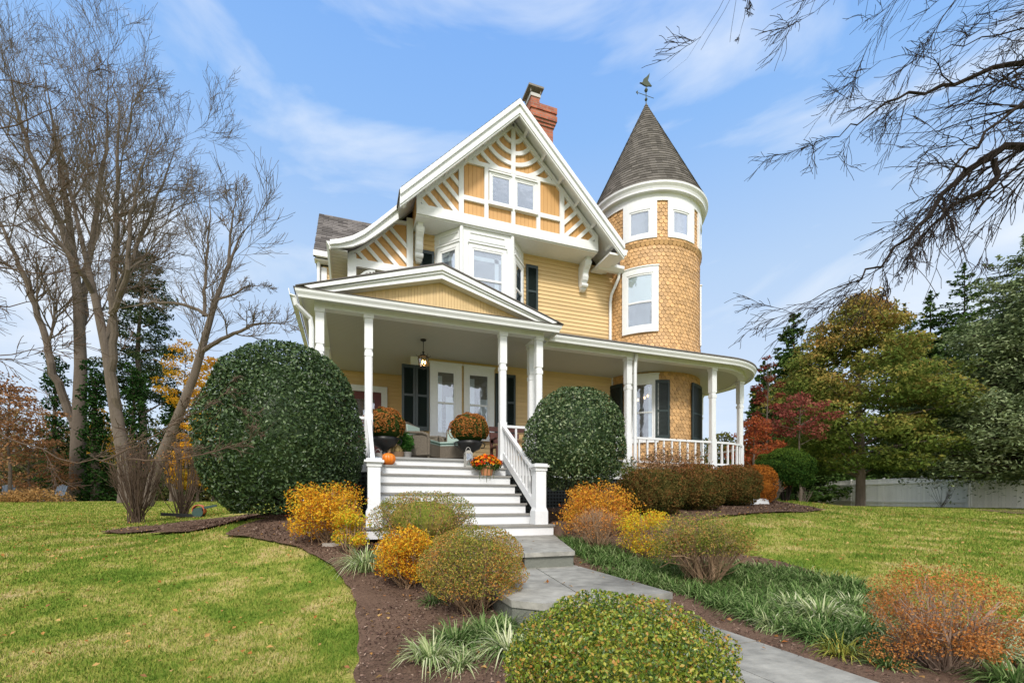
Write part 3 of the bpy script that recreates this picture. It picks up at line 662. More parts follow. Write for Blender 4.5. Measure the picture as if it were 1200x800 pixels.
# ---- bay window, second floor
bx = [(1.955, W), (2.50, GY+.01), (3.79, GY+.01), (4.33, W)]
mb = MB(); mb.prism(bx, 4.5, 7.14, 'xy'); bay = part('bay_window', mb, WHITE)
def pane_group(A, B, u0, u1, z0, z1, meet, parent, curtain=True, blind=None):
    """sash set into a straight bay side running A->B, u along it"""
    A, B = np.array(A), np.array(B); d = (B-A)/np.linalg.norm(B-A); n = np.array((d[1], -d[0]))
    def q(u, o): p = A+d*u+n*o; return p
    def bx_(m, ua, ub, oa, ob, za, zb):
        V = [(*q(u, o), z) for z in (za, zb) for o in (oa, ob) for u in (ua, ub)]
        m.add(V, [(0, 2, 3, 1), (4, 5, 7, 6), (0, 1, 5, 4), (2, 6, 7, 3), (0, 4, 6, 2), (1, 3, 7, 5)])
    w_ = .045; s = MB()
    bx_(s, u0-.08, u0, 0.001, .05, z0-.1, z1+.10); bx_(s, u1, u1+.08, 0.001, .05, z0-.1, z1+.10); bx_(s, u0, u1, 0.001, .05, z1, z1+.10); bx_(s, u0, u1, 0.001, .05, z0-.1, z0)
    bx_(s, u0-.10, u1+.10, .001, .075, z1+.101, z1+.13)
    bx_(s, u0+.001, u0+w_, .012, .04, z0, z1); bx_(s, u1-w_, u1-.001, .012, .04, z0, z1); bx_(s, u0+w_, u1-w_, .012, .04, z1-w_, z1-.001); bx_(s, u0+w_, u1-w_, .012, .04, z0+.001, z0+w_); bx_(s, u0+w_, u1-w_, .012, .046, meet-.025, meet+.025)
    # recessed panel above: thin mouldings
    for za, zb in ((z1+.20, z1+.225), (z1+.36, z1+.385)): bx_(s, u0-.06, u1+.06, .001, .022, za, zb)
    for ua, ub in ((u0-.06, u0-.035), (u1+.035, u1+.06)): bx_(s, ua, ub, .001, .021, z1+.226, z1+.359)
    s.build('bay_sash', WHITE, parent)
    g = MB(); bx_(g, u0+.02, u1-.02, .024, .027, z0+.02, z1-.02); g.build('bay_pane', GLASSB, parent)
    r = MB(); bx_(r, u0, u1, .002, .003, z0, z1); r.build('room', SKYROOM, parent)
    c = MB(); L_ = u1-u0
    bx_(c, u1-L_*.27, u1-L_*.14, .006, .009, z0, z1-.15); bx_(c, u0+.03, u1-.03, .006, .009, z1-.27, z1-.17); c.build('curtain', CURT, parent)
pane_group(bx[1], bx[2], .25, 1.04, 5.2, 6.66, 5.93, bay)
Lc = math.hypot(bx[1][0]-bx[0][0], bx[1][1]-bx[0][1]); pane_group(bx[0], bx[1], .22, Lc-.12, 5.2, 6.66, 5.93, bay); pane_group(bx[2], bx[3], .13, Lc-.22, 5.2, 6.60, 5.93, bay)
mb = MB()
for x, y in (bx[1], bx[2]): t = np.linspace(0, 2*math.pi, 9)[:-1]; mb.prism([(x+.05*math.cos(q), y+.05*math.sin(q)) for q in t], 4.6, 7.14, 'xy')
mb.build('bay_corner_post', WHITE, bay)

# ---- shutters
def shutter(x0, x1, z0, z1, y, mid=None, leaves=1):
    mb = MB(); n = leaves; wd = (x1-x0)/n; f = .055
    for i in range(n):
        a, b = x0+i*wd+.003, x0+(i+1)*wd-.003
        mb.box(a, a+f, y-.035, y, z0, z1); mb.box(b-f, b, y-.035, y, z0, z1)
        m = mid or z0+(z1-z0)*.56
        for zz, hh in ((z0, .1), (m, .055), (z1-.08, .08)): mb.box(a+f, b-f, y-.035, y, zz, zz+hh)
    o = part('shutter', mb, SHUTF)
    l = MB()
    for i in range(n):
        a, b = x0+i*wd+.003+f, x0+(i+1)*wd-.003-f; z = z0+.1
        while z < z1-.1:
            l.add([(a, y-.028, z), (b, y-.028, z), (b, y-.008, z+.04), (a, y-.008, z+.04)], [(0, 1, 2, 3)]); z += .034
        l.box(a, b, y-.006, y-.004, z0+.05, z1-.05)
    l.build('louvres', SHUT, o); return o
shutter(1.16, 1.82, 2.30, 3.88, W-.06, 3.12, 2); shutter(3.52, 4.08, 2.30, 3.88, W-.045, 3.12, 2)
shutter(4.38, 4.72, 5.2, 6.85, W-.03); shutter(1.60, 1.95, 5.2, 6.72, W-.03)
mb = MB(); mb.box(1.36, 1.40, 11.55, 12.1, 2.3, 3.8); part('shutter', mb, SHUT)
# front door in the recess
RED = mat('dark_red_door', (.12, .018, .012), .35, var=.1)
mb = MB(); mb.box(-.25, .80, 12.95, 12.98, FL, 3.55); dr = part('door', mb, RED)
mb = MB(); mb.box(.80, .96, 12.93, 12.985, FL, 3.72); mb.box(-.41, -.25, 12.93, 12.985, FL, 3.72); mb.box(-.25, .80, 12.93, 12.985, 3.56, 3.72); mb.build('door_frame', WHITE, dr)
mb = MB(); mb.box(.0, .62, 12.942, 12.948, 2.4, 3.35); mb.build('door_pane', GLASS, dr)
mb = MB(); mb.lathe([(0, -.03), (.03, -.02), (.035, 0), (.03, .02), (0, .03)], (.70, 12.91, 2.4), 10); mb.build('door_handle', mat('brass', (.5, .35, .12), .3, metal=1), dr)

# ---- chimney
mb = MB(); cx0, cx1, cy0, cy1 = 4.80, 5.43, 11.8, 12.5
mb.box(cx0, cx1, cy0, cy1, 8, 11.16, .5); z = 11.16
for o, h in ((.03, .075), (.06, .075), (.09, .15), (.06, .075), (.09, .16)):
    mb.box(cx0-o, cx1+o, cy0-o, cy1+o, z, z+h, .5); z += h
mb.box(cx0-.04, cx0+.22, cy0, cy0+.35, z, z+.22, .5)
chim = part('chimney', mb, BRICK)
mb = MB(); CAPM = mat('chimney_cap_metal', (.45, .44, .42), .6, var=.2); mb.box(cx0-.06, cx0+.24, cy0-.02, cy0+.38, z+.22, z+.31); mb.build('flue_collar', CAPM, chim)
mb = MB(); 
for a in (cx0-.08, cx0+.22):
    for b in (cy0-.04, cy0+.36): mb.box(a, a+.03, b, b+.03, z+.31, z+.42)
mb.box(cx0-.14, cx0+.31, cy0-.10, cy0+.46, z+.42, z+.47); mb.build('chimney_cap', mat('rusty_cap', (.20, .18, .16), .8, var=.3), chim)

# ---- tower
TX, TY, TR = 8.475, 11.675, 1.50
def cylbox(mb, a0, a1, z0, z1, r0, r1, n=10, r=None):
    t = np.radians(np.linspace(a0, a1, n+1)); V = []
    for q in t:
        for rr in (r0, r1):
            for zz in (z0, z1): V.append((TX+rr*math.cos(q), TY+rr*math.sin(q), zz))
    F = []
    for i in range(n):
        b = i*4; F += [(b+2, b+6, b+7, b+3), (b, b+1, b+5, b+4), (b+1, b+3, b+7, b+5), (b, b+4, b+6, b+2)]
    F += [(0, 2, 3, 1), (n*4, n*4+1, n*4+3, n*4+2)]; mb.add(V, F, r)
def rad(z):     # turret wall swells outward at two belts
    return TR+.05*math.exp(-max(0, z-7.62)/.15)*(z >= 7.62)*0+.045*max(0, 1-abs(z-7.62)/.22)*(z >= 7.62)*0+(.055*max(0, 1-(z-7.60)/.25) if z >= 7.60 else 0)+(.055*max(0, 1-(z-4.6)/.55) if 4.3 < z < 5.15 else 0)
mb = MB(); mb.lathe([(TR-.02, 0), (TR-.02, 9.05)], (TX, TY, 0), 64)
holes = [(-149, -115.5, 7.70, 8.75), (-104.5, -71, 7.70, 8.75), (-60, -27, 7.70, 8.75), (-150, -114, 5.18, 6.95), (-147, -114, 2.2, 4.02), (-35, -5, 5.18, 6.95)]
e = .0985; nc = 78; row = 0; z = FL; Vs = []; Rr = []; nv = 0
while z < 8.75:
    for j in range(nc):
        ac = (j+.5*(row % 2))*2*math.pi/nc; ad = math.degrees(ac); ad = ad-360 if ad > 180 else ad
        if ad > 30 or ad < -200: 
            if ad > 30 and ad < 150: continue
        if any(a0+1 < ad < a1-1 and z0 < z < z1-.05 for a0, a1, z0, z1 in holes): continue
        hw = math.pi/nc*.95; rr = rad(z)+.017; rt = rad(z+e)+.006
        prof = [(-1, .62), (-.93, .36), (-.7, .14), (-.36, .02), (0, -.02), (.36, .02), (.7, .14), (.93, .36), (1, .62), (1, 1.25), (-1, 1.25)]
        jr = random.uniform(-.004, .004)
        for u, v in prof:
            r_ = (rr+jr)+(rt-rr)*min(v, 1.25); a = ac+u*hw; Vs.append((TX+r_*math.cos(a), TY+r_*math.sin(a), z+v*e))
        Rr.append(random.random())
    z += e; row += 1
mb.add(Vs, np.arange(len(Vs)).reshape(-1, 11), Rr)
# edge thickness of the scallops
Vn = np.array(Vs).reshape(-1, 11, 3); ctr = np.array((TX, TY, 0)); inn = Vn[:, :9].copy(); dd = inn-ctr; dd[:, :, 2] = 0; dd /= np.linalg.norm(dd, axis=2)[:, :, None]; inn -= dd*.018
Q = np.stack([Vn[:, :9], inn], 2).reshape(-1, 18, 3); m_ = len(Q); b = np.arange(m_)[:, None, None]*18
F = b+np.array([[2*i, 2*i+1, 2*i+3, 2*i+2] for i in range(8)])[None]; mb.add(Q.reshape(-1, 3), F.reshape(-1, 4), np.repeat(Rr, 8))
tower = part('tower', mb, SCALE)
mb = MB(); mb.lathe([(TR+.02, 8.72), (TR+.045, 8.72), (TR+.05, 8.90), (TR+.06, 8.92), (TR+.17, 8.92), (TR+.17, 8.97), (TR+.19, 9.02), (TR+.235, 9.08), (TR+.24, 9.13), (TR+.1, 9.14)], (TX, TY, 0), 72); part('tower_cornice', mb, WHITE, smooth=False)
mb = MB(); ap = 12.67; z0 = 9.13; R0 = TR+.22; rows = 34; nn = 58
for i in range(rows):
    f0, f1 = i/rows, (i+1)/rows; ra = R0*(1-f0)+.02; rb = max(.015, R0*(1-f1)+.004); za, zb = z0+(ap-z0)*f0, z0+(ap-z0)*f1
    nr = max(10, int(nn*(1-f0)+6)); ofs = .5*(i % 2)
    for j in range(nr):
        a0, a1 = (j+ofs)*2*math.pi/nr, (j+1+ofs)*2*math.pi/nr
        mb.add([(TX+ra*math.cos(a0), TY+ra*math.sin(a0), za), (TX+ra*math.cos(a1), TY+ra*math.sin(a1), za), (TX+rb*math.cos(a1), TY+rb*math.sin(a1), zb), (TX+rb*math.cos(a0), TY+rb*math.sin(a0), zb),
                (TX+(ra-.02)*math.cos(a0), TY+(ra-.02)*math.sin(a0), za), (TX+(ra-.02)*math.cos(a1), TY+(ra-.02)*math.sin(a1), za)], [(0, 1, 2, 3), (4, 5, 1, 0)], random.random())
part('tower_roof', mb, mat('brown_grey_shingle', (.165, .15, .137), .9, matte=True, bump=.5, bscale=150, var=.14, vscale=2, rnd=.30, var2=.25, v2scale=60))
def towerwin(a0, a1, z0, z1, g0, g1, gz0, gz1, meet=None, blind=None, glass=GLASSB, back=SKYROOM, curtain=False):
    R1 = TR+.012
    mb = MB(); cylbox(mb, a0, g0, z0, z1, R1, R1+.055); cylbox(mb, g1, a1, z0, z1, R1, R1+.055); cylbox(mb, g0, g1, gz1, z1, R1, R1+.055); cylbox(mb, g0, g1, z0, gz0, R1, R1+.055)
    if z1 < 7.5: cylbox(mb, a0-.6, a1+.6, z1+.001, z1+.03, R1, R1+.075)
    root = part('tower_window', mb, WHITE); s = MB(); f = 1.6
    cylbox(s, g0+.05, g0+f, gz0, gz1, R1+.01, R1+.04, 2); cylbox(s, g1-f, g1-.05, gz0, gz1, R1+.01, R1+.04, 2); cylbox(s, g0+f, g1-f, gz1-.045, gz1-.001, R1+.01, R1+.04); cylbox(s, g0+f, g1-f, gz0+.001, gz0+.045, R1+.01, R1+.04)
    if meet: cylbox(s, g0+f, g1-f, meet-.022, meet+.022, R1+.01, R1+.044)
    s.build('sash', WHITE, root)
    g = MB(); cylbox(g, g0+1, g1-1, gz0+.03, gz1-.03, R1+.022, R1+.025); g.build('pane', glass, root)
    b = MB(); cylbox(b, g0, g1, gz0, gz1, R1-.004, R1); b.build('room', back, root)
    if blind: b = MB(); cylbox(b, g0+1, g1-1, blind, gz1, R1+.014, R1+.016); b.build('blind', SHADE, root)
    if curtain:
        b = MB(); cylbox(b, g0+1, g0+6, gz0, gz1-.1, R1+.010, R1+.013); cylbox(b, g1-5, g1-1, gz0, gz1-.1, R1+.010, R1+.013); b.build('curtain', CURT, root)
    return root
towerwin(-149, -115.5, 7.71, 8.719, -142.5, -122, 7.82, 8.50); towerwin(-104.5, -71, 7.71, 8.719, -99.5, -79.5, 7.82, 8.47); towerwin(-60, -27, 7.71, 8.719, -55, -35, 7.82, 8.47)
towerwin(-150, -114, 5.18, 6.945, -145.3, -119, 5.34, 6.78, 6.01, 6.02)
towerwin(-35, -5, 5.18, 6.945, -30, -10, 5.34, 6.78, 6.01)
tw = towerwin(-148, -113.8, 2.18, 4.02, -140.5, -118.8, 2.28, 3.80, 3.0, None, GLASS, ROOM, True)
BULB = mat('warm_bulb', (1, .7, .3), .5, emit=(1, .55, .18), estr=9)
for a, zz in ((-124.5, 3.45), (-127.5, 3.40), (-134, 3.36)):
    mb = MB(); mb.lathe([(0, -.035), (.012, -.02), (.012, .02), (0, .035)], (TX+(TR+.026)*math.cos(math.radians(a)), TY+(TR+.026)*math.sin(math.radians(a)), zz), 6); mb.build('room_light', BULB, tw)
def cylshut(a0, a1, z0, z1):
    f = 2.2; R1 = TR+.045; mb = MB(); m = z0+(z1-z0)*.46
    cylbox(mb, a0, a0+f, z0, z1, R1, R1+.035, 2); cylbox(mb, a1-f, a1, z0, z1, R1, R1+.035, 2)
    for zz, h in ((z0, .09), (m, .05), (z1-.08, .08)): cylbox(mb, a0+f, a1-f, zz, zz+h, R1, R1+.035, 5)
    o = part('shutter', mb, SHUTF); l = MB(); z = z0+.09
    while z < z1-.09: cylbox(l, a0+f, a1-f, z, z+.02, R1+.008, R1+.026, 4); z += .034
    cylbox(l, a0+f, a1-f, z0+.05, z1-.05, R1+.002, R1+.006, 4); l.build('louvres', SHUT, o)
cylshut(-117.2, -103, 2.27, 3.86); cylshut(-75, -47, 2.27, 3.86); cylshut(-165, -149.5, 2.27, 3.86)
# weathervane: a flying eagle over two balls
mb = MB(); VX, VY = TX, TY
mb.tube([(VX, VY, 12.6), (VX, VY, 13.22)], .012, 6)
for zz, r in ((12.80, .045), (13.08, .055)):
    mb.lathe([(0, -r), (r*.7, -r*.7), (r, 0), (r*.7, r*.7), (0, r)], (VX, VY, zz), 10)
mb.bar((VX-.28, VY, 12.92), (VX+.28, VY, 12.92), .01, .012); mb.prism([(VX-.30, 12.86), (VX-.36, 12.92), (VX-.30, 12.98)], VY-.008, VY+.008, 'xz')
eagle = [(-.42, 13.26), (-.30, 13.30), (-.20, 13.38), (-.16, 13.55), (.02, 13.72), (.22, 13.98), (.17, 13.72), (.10, 13.52), (.22, 13.42), (.36, 13.30), (.20, 13.27), (.05, 13.20), (-.12, 13.21), (-.28, 13.25)]
mb.prism([(VX+a*.55, 13.20+(b-13.2)*.55) for a, b in eagle], VY-.02, VY+.02, 'xz')
part('weathervane', mb, mat('aged_copper', (.06, .075, .05), .8, var=.3))

# ------------------------------------------------------------------ PORCH
arc = [(9.26+1.8*math.cos(t), 11.34+1.8*math.sin(t), math.cos(t), math.sin(t)) for t in np.radians(np.linspace(-90, 75, 34))]
wing = [(3.9, 9.54, 0, -1), (6.0, 9.54, 0, -1), (9.0, 9.54, 0, -1)]+arc
port = [(-.525, 13.2, -1, 0), (-.525, 9.05, -1, -1), (3.82, 9.05, 1, -1), (3.82, 9.60, 1, 0)]
cprof = [(-.09, 4.08), (.09, 4.08), (.09, 4.19), (.30, 4.19), (.30, 4.128), (.335, 4.128), (.345, 4.17), (.375, 4.215), (.385, 4.262), (-.09, 4.27)]
mb = MB(); mb.sweep(cprof, port); part('portico_cornice', mb, WHITE)
mb = MB(); mb.sweep([(o, z-.003) for o, z in cprof], wing); part('wing_cornice', mb, WHITE)
mb = MB(); mb.sweep([(.28, 4.272), (.40, 4.272), (.40, 4.30), (.0, 4.42), (-1.55, 4.92), (-1.55, 4.85), (.0, 4.3)], wing); part('wing_roof', mb, ROOFM)
mb = MB(); mb.box(-.93, 4.22, 8.655, 8.70, 4.264, 4.276)
mb.box(-.93, 4.22, 8.70, 11.25, 4.264, 4.280); part('portico_roof', mb, DARKROOF)
# side slope on the left back to the recess
mb = MB(); mb.prism([(-.93, 4.268), (-.93, 4.30), (1.3, 4.8), (1.3, 4.268)], 11.25, 13.2, 'xz'); part('side_porch_roof', mb, DARKROOF)
mb = MB(); mb.sweep([(.385, 4.13), (.47, 4.15), (.49, 4.25), (.475, 4.25), (.46, 4.165), (.387, 4.15)], [(-.525, 13.2, -1, 0), (-.525, 8.72, -1, 0)]); part('gutter', mb, WHITE)
# pediment
PA = (1.665, 5.10); PL, PR = (-.62, 4.285), (3.95, 4.285)
mb = MB(); mb.prism([(PL[0]+.15, 4.31), (PR[0]-.15, 4.31), (PA[0], PA[1]-.04)], 8.92, 8.97, 'xz', .5)
def pz(x): return PA[1]-.10-(abs(x-PA[0]))*.357
x = PL[0]+.35
while x < PR[0]-.4: mb.box(x, x+.052, 8.905, 8.919, 4.30, max(4.31, min(pz(x), pz(x+.052))), random.random()); x += .06
tym = part('pediment', mb, YELLOW)
for sgn in (-1, 1):
    mb = MB(); e0 = (PA[0]+sgn*2.42, 4.31)
    def band(t0, t1, ya, yb): mb.prism([(PA[0], PA[1]+t0), (e0[0], e0[1]+t0*.9), (e0[0]-sgn*max(0, -t1)*1.0, e0[1]+t1*.3), (PA[0], PA[1]+t1)], ya, yb, 'xz')
    band(.0, -.10, 8.66, 8.74); band(-.10, -.24, 8.72, 8.90); band(-.10, -.145, 8.69, 8.72)
    mb.build('raking_cornice', WHITE, tym)
mb = MB()
for sgn in (-1, 1):
    mb.prism([(PA[0], PA[1]+.035), (PA[0]+sgn*2.56, 4.275+.022), (PA[0]+sgn*2.56, 4.279), (PA[0], PA[1]+.003)], 8.645, W, 'xz')
mb.build('pediment_roof', ROOFM, tym)
# ceiling, floor, skirt
def outline(off, back=12.9):
    o = [(-.525-off, 13.0), (-.525-off, 9.05-off), (3.82+off, 9.05-off), (3.82+off, 9.54-off)]
    o += [(x+nx*off, y+ny*off) for x, y, nx, ny in wing[2:]]
    return o+[(9.2, 13.1), (9.2, 12.9), (3, 12.9), (1.5, 13.0)]
mb = MB(); mb.prism(outline(-.08), CE, CE+.03, 'xy')
x = -.44
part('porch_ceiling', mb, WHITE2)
mb = MB()
for k in range(52):      # beadboard joints of the porch ceiling
    y = 9.12+k*.075; mb.box(-.42 if y < 11.2 else -.42, 3.7 if y < 9.6 else (8.9 if y < 11.2 else 1.40), y, y+.008, CE-.0035, CE-.0005)
part('ceiling_beading', mb, mat('bead_shadow_paint', (.42, .41, .385), .6, var=.05))
mb = MB(); mb.prism(outline(.10), FL-.045, FL, 'xy'); part('porch_floor', mb, GREYF)
mb = MB(); mb.sweep([(-.03, FL-.30), (.04, FL-.30), (.04, FL-.046), (-.03, FL-.046)], [(-.525, 13, -1, 0), (-.525, 9.05, -1, -1), (3.82, 9.05, 1, -1), (3.82, 9.54, 1, -1)]+wing[1:]); part('porch_skirt', mb, WHITE)
mb = MB()
def lattice(x0, x1, y, z0, z1):
    x = x0
    while x < x1: mb.box(x, x+.028, y-.012, y, z0, z1); x += .075
    z = z0
    while z < z1: mb.box(x0, x1, y-.022, y-.0125, z, z+.028); z += .075
for la in ((3.0, 3.84, 9.04, -.1, FL-.3), (3.84, 9.0, 9.53, -.1, FL-.3), (-.5, .3, 9.04, -.1, FL-.3)): mb = MB(); lattice(*la); part('porch_lattice', mb, SCREEN)
mb = MB(); mb.sweep([(-.10, -.3), (-.06, -.3), (-.06, FL-.05), (-.10, FL-.05)], [(-.525, 13, -1, 0), (-.525, 9.05, -1, -1), (3.82, 9.05, 1, -1), (3.82, 9.54, 1, -1)]+wing[1:]); part('under_porch_shade', mb, DARK)  # dark sheet behind the lattice, standing in for the shade under the porch
# columns
def column(x, y, z0=FL, z1=4.08, w=.15):
    mb = MB(); h = w/2
    def sq(s): return [(x-s, y-s), (x+s, y-s), (x+s, y+s), (x-s, y+s)]
    def oc(s, c=.30):
        k = s*c; return [(x-s+k, y-s), (x+s-k, y-s), (x+s, y-s+k), (x+s, y+s-k), (x+s-k, y+s), (x-s+k, y+s), (x-s, y+s-k), (x-s, y-s+k)]
    mb.prism(sq(h*1.12), z0, z0+.09, 'xy'); mb.prism(sq(h), z0+.091, z0+.80, 'xy'); mb.prism(oc(h*.94), z0+.801, z1-.78, 'xy'); mb.prism(sq(h), z1-.779, z1-.70, 'xy')
    mb.prism(oc(h*.9), z1-.699, z1-.64, 'xy'); mb.prism(sq(h), z1-.639, z1-.07, 'xy'); mb.prism(sq(h*1.22), z1-.069, z1-.001, 'xy')
    return part('porch_column', mb, WHITE)
for x, y in ((-.525, 9.05), (.327, 9.05), (3.005, 9.05), (3.82, 9.05), (3.86, 9.56), (6.40, 9.54), (9.0, 9.54)): column(x, y)
ca = math.radians(-35); column(9.26+1.8*math.cos(ca), 11.34+1.8*math.sin(ca)); ca = math.radians(25); column(9.26+1.8*math.cos(ca), 11.34+1.8*math.sin(ca)); column(-.525, 11.2)
# downspouts
mb = MB(); mb.tube([(6.56, 9.40, 4.15), (6.535, 9.42, 3.98), (6.53, 9.43, 3.8), (6.53, 9.43, .4)], .042, 8); part('downspout', mb, WHITE)
mb = MB(); mb.tube([(-.93, 8.78, 4.16), (-.90, 8.80, 4.02), (-.68, 8.95, 3.86), (-.66, 8.97, 3.7), (-.66, 8.97, .3)], .045, 8); part('downspout', mb, WHITE)
mb = MB(); mb.tube([(7.04, 10.93, 6.94), (7.05, 10.96, 6.80), (6.93, 11.14, 6.40), (6.92, 11.18, 6.2), (6.92, 11.19, 4.6)], .042, 8); part('downspout', mb, WHITE)
mb = MB(); mb.tube([(-.80, 13.25, 7.0), (-.80, 13.28, 1)], .045, 8); part('downspout', mb, WHITE)
# railings
def railing(pts, z=2.14, zb=1.56, step=.118, name='porch_railing', hw=.06):
    root = MB()
    for a, b in zip(pts[:-1], pts[1:]): root.bar((*a, z), (*b, z), hw, .05)
    rt_ = part(name, root, WHITE)
    b_ = MB()
    for a, b in zip(pts[:-1], pts[1:]): b_.bar((*a, zb), (*b, zb), .045, .045)
    b_.build('bottom_rail', WHITE, rt_)
    d = np.array(pts); seg = np.linalg.norm(np.diff(d, axis=0), axis=1); L_ = seg.sum(); cum = np.concatenate([[0], np.cumsum(seg)]); n = int(L_/step)
    for k in range(1, n):
        s = k*L_/n; x = np.interp(s, cum, d[:, 0]); y = np.interp(s, cum, d[:, 1]); q = MB(); q.box(x-.019, x+.019, y-.019, y+.019, zb+.02, z-.02); q.build('baluster', WHITE, rt_)
railing([(6.47, 9.54), (8.93, 9.54)], step=.235); railing([(3.08, 9.05), (3.75, 9.05)], step=.2)
a0 = [(9.08, 9.54)]+[(9.26+1.8*math.cos(t), 11.34+1.8*math.sin(t)) for t in np.radians(np.linspace(-90, -37.5, 12))]; railing(a0, step=.215)
a1 = [(9.26+1.8*math.cos(t), 11.34+1.8*math.sin(t)) for t in np.radians(np.linspace(-32, 22, 12))]; railing(a1, step=.215); railing([(-.525, 9.12), (-.525, 11.1)], step=.25); railing([(3.93, 9.55), (6.33, 9.55)], step=.235); railing([(-.45, 9.05), (.25, 9.05)], step=.2)
# stairs
mb = MB(); mb.box(.42, 2.92, 7.15, 8.9, -.2, .15); stairs = part('stairs', mb, WHITE)
for k in range(1, 8):
    z = FL-.1775*k; yn = 8.98-.28*k; x0, x1 = .36, 2.97
    if k == 7: yn = 6.93; x0, x1 = .12, 3.22
    s = MB(); s.box(x0+.01, x1-.01, yn+.03, yn+.33+(.1 if k == 7 else 0), z-.1775, z-.036); o = s.build('riser', WHITE, stairs)
    s = MB(); s.box(x0-.01, x1+.01, yn, yn+.31+(.1 if k == 7 else 0), z-.034, z); s.build('tread', TREADM, stairs)
s = MB(); s.box(.34, 2.98, 8.99, 9.02, FL-.17, FL-.048); s.build('riser', WHITE, stairs)
for xa in (2.93, .365): s = MB(); s.prism([(8.95, FL-.25), (7.1, -.05), (7.1, -.15), (8.95, -.15)], xa, xa+.035, 'yz'); s.build('stringer', DARK, stairs)
for x in (.33, 3.0):
    y = 7.08; mb = MB(); mb.box(x-.115, x+.115, y-.115, y+.115, .178, .40); mb.prism([(x-.115, .401), (x+.115, .401), (x+.09, .46), (x-.09, .46)], y-.10, y+.10, 'xz'); mb.box(x-.09, x+.09, y-.09, y+.09, .461, 1.07); mb.box(x-.105, x+.105, y-.105, y+.105, 1.071, 1.13); mb.box(x-.14, x+.14, y-.14, y+.14, 1.131, 1.165); mb.box(x-.11, x+.11, y-.11, y+.11, 1.166, 1.19)
    part('newel_post', mb, WHITE)
    mb = MB(); mb.bar((x, 8.97, 2.12), (x, 7.18, 1.03), .07, .055); r_ = part('stair_railing', mb, WHITE)
    b_ = MB(); b_.bar((x, 8.97, 1.52), (x, 7.18, .43), .05, .14); b_.build('bottom_rail', WHITE, r_)
    for k in range(1, 11):
        t = k/11; y_ = 8.97-1.79*t; z_ = 1.09*t; q = MB(); q.box(x-.02, x+.02, y_-.02, y_+.02, 1.54-z_, 2.10-z_); q.build('baluster', WHITE, r_)

# ------------------------------------------------------------------ THINGS ON THE PORCH AND STEPS
STEP = lambda k: FL-.1775*k
def urn_mums(x, y, z, r, label):
    t = thing('potted_chrysanthemum', label, 'potted plant', (x, y, z), 'pots of rust chrysanthemums on the porch')
    mb = MB(); mb.lathe([(0, 0), (.13, 0), (.13, .03), (.06, .07), (.05, .14), (.10, .19), (.20, .24), (.25, .33), (.27, .40), (.255, .40), (.23, .34), (0, .33)], (x, y, z), 28); o = part('urn', mb, BLACK, t, smooth=True)
    for s in (-1, 1): h = MB(); h.tube([(x+s*.24, y, z+.27), (x+s*.31, y, z+.29), (x+s*.33, y, z+.35), (x+s*.29, y, z+.39), (x+s*.25, y, z+.37)], .012, 6); h.build('handle', BLACK, o)
    rg = np.random.RandomState(int(x*100) % 97); n = 5200; d = rg.normal(0, 1, (n, 3)); d /= np.linalg.norm(d, axis=1)[:, None]; d[:, 2] = np.where(d[:, 2] < -.55, -d[:, 2], d[:, 2])
    c = np.array((x, y, z+.40+r*.62)); rr = 1+.07*noise2(d[:, 0]*4, d[:, 1]*4+d[:, 2]*3, 3, 2)
    p = c+d*np.array((r, r, r*.82))*rr[:, None]; up = np.clip(d[:, 2]*.5+.62+rg.normal(0, .18, n), 0, 1)
    f = MB(); k = rg.uniform(0, 1, n) < up; V, F = leafquads(p[k], d[k], .033, rg, .9, .5, .5); f.add(V, F, rg.uniform(0, 1, k.sum())); part('flowers', f, MUMF, t)
    g = MB(); p2 = c+d*np.array((r, r, r*.82))*.96; V, F = leafquads(p2, d, .04, rg, .6, .7, .3); g.add(V, F, rg.uniform(0, 1, n))
    uv = np.array([(r*.88*math.cos(a), r*.74*math.sin(a)) for a in np.linspace(-1.2, 1.57, 12)]); g.lathe(uv, c, 20, r=.1); part('foliage', g, MUML, t)
    return t
MUMF = leafmat('rust_mum_petal', [(.20, .065, .02), (.33, .12, .03), (.42, .19, .055), (.24, .09, .03)], .7, .15, .3, 5)
MUML = leafmat('mum_leaf', [(.03, .06, .015), (.07, .11, .025), (.11, .13, .04)], .6, .2, .2)
urn_mums(.64, 9.30, FL, .40, 'round rust-orange chrysanthemum in a black urn beside the left porch column'); urn_mums(2.36, 9.28, FL, .40, 'round rust-orange chrysanthemum in a black urn between wicker chair and stair railing')
def pumpkin(x, y, z, r, m, label, hs=.85, cat='pumpkin'):
    t = thing('pumpkin', label, cat, (x, y, z)); mb = MB(); nr, nt_ = 14, 60; th = np.linspace(0, 2*math.pi, nt_+1)[:-1]; ph = np.linspace(-math.pi/2, math.pi/2, nr)
    V = []
    for p in ph:
        for q in th:
            rr = r*(math.cos(p)**.8)*(1-.10*abs(math.cos(q*5))**6*.9-.02); zz = z+r*hs*(1+math.sin(p)*.98)-(.22*r if abs(p) > 1.5 and p > 0 else 0); V.append((x+rr*math.cos(q), y+rr*math.sin(q), zz))
    F = [(i*nt_+j, i*nt_+(j+1) % nt_, (i+1)*nt_+(j+1) % nt_, (i+1)*nt_+j) for i in range(nr-1) for j in range(nt_)]; mb.add(V, F); part('shell', mb, m, t, smooth=True)
    s = MB(); s.tube([(x, y, z+r*hs*1.75), (x+.005, y, z+r*hs*2.05), (x+.03, y, z+r*hs*2.3)], [.022, .014, .017], 8); part('stem', s, TWIG, t); return t
pumpkin(.675, 8.82, STEP(1), .135, mat('pumpkin_orange', (.78, .20, .015), .4, var=.12, vscale=8), 'bright orange pumpkin on the top stair tread')
pumpkin(.545, 8.87, STEP(1), .105, mat('pumpkin_white', (.66, .60, .57), .5, var=.1), 'pale white pumpkin behind the orange one on the top stair tread')
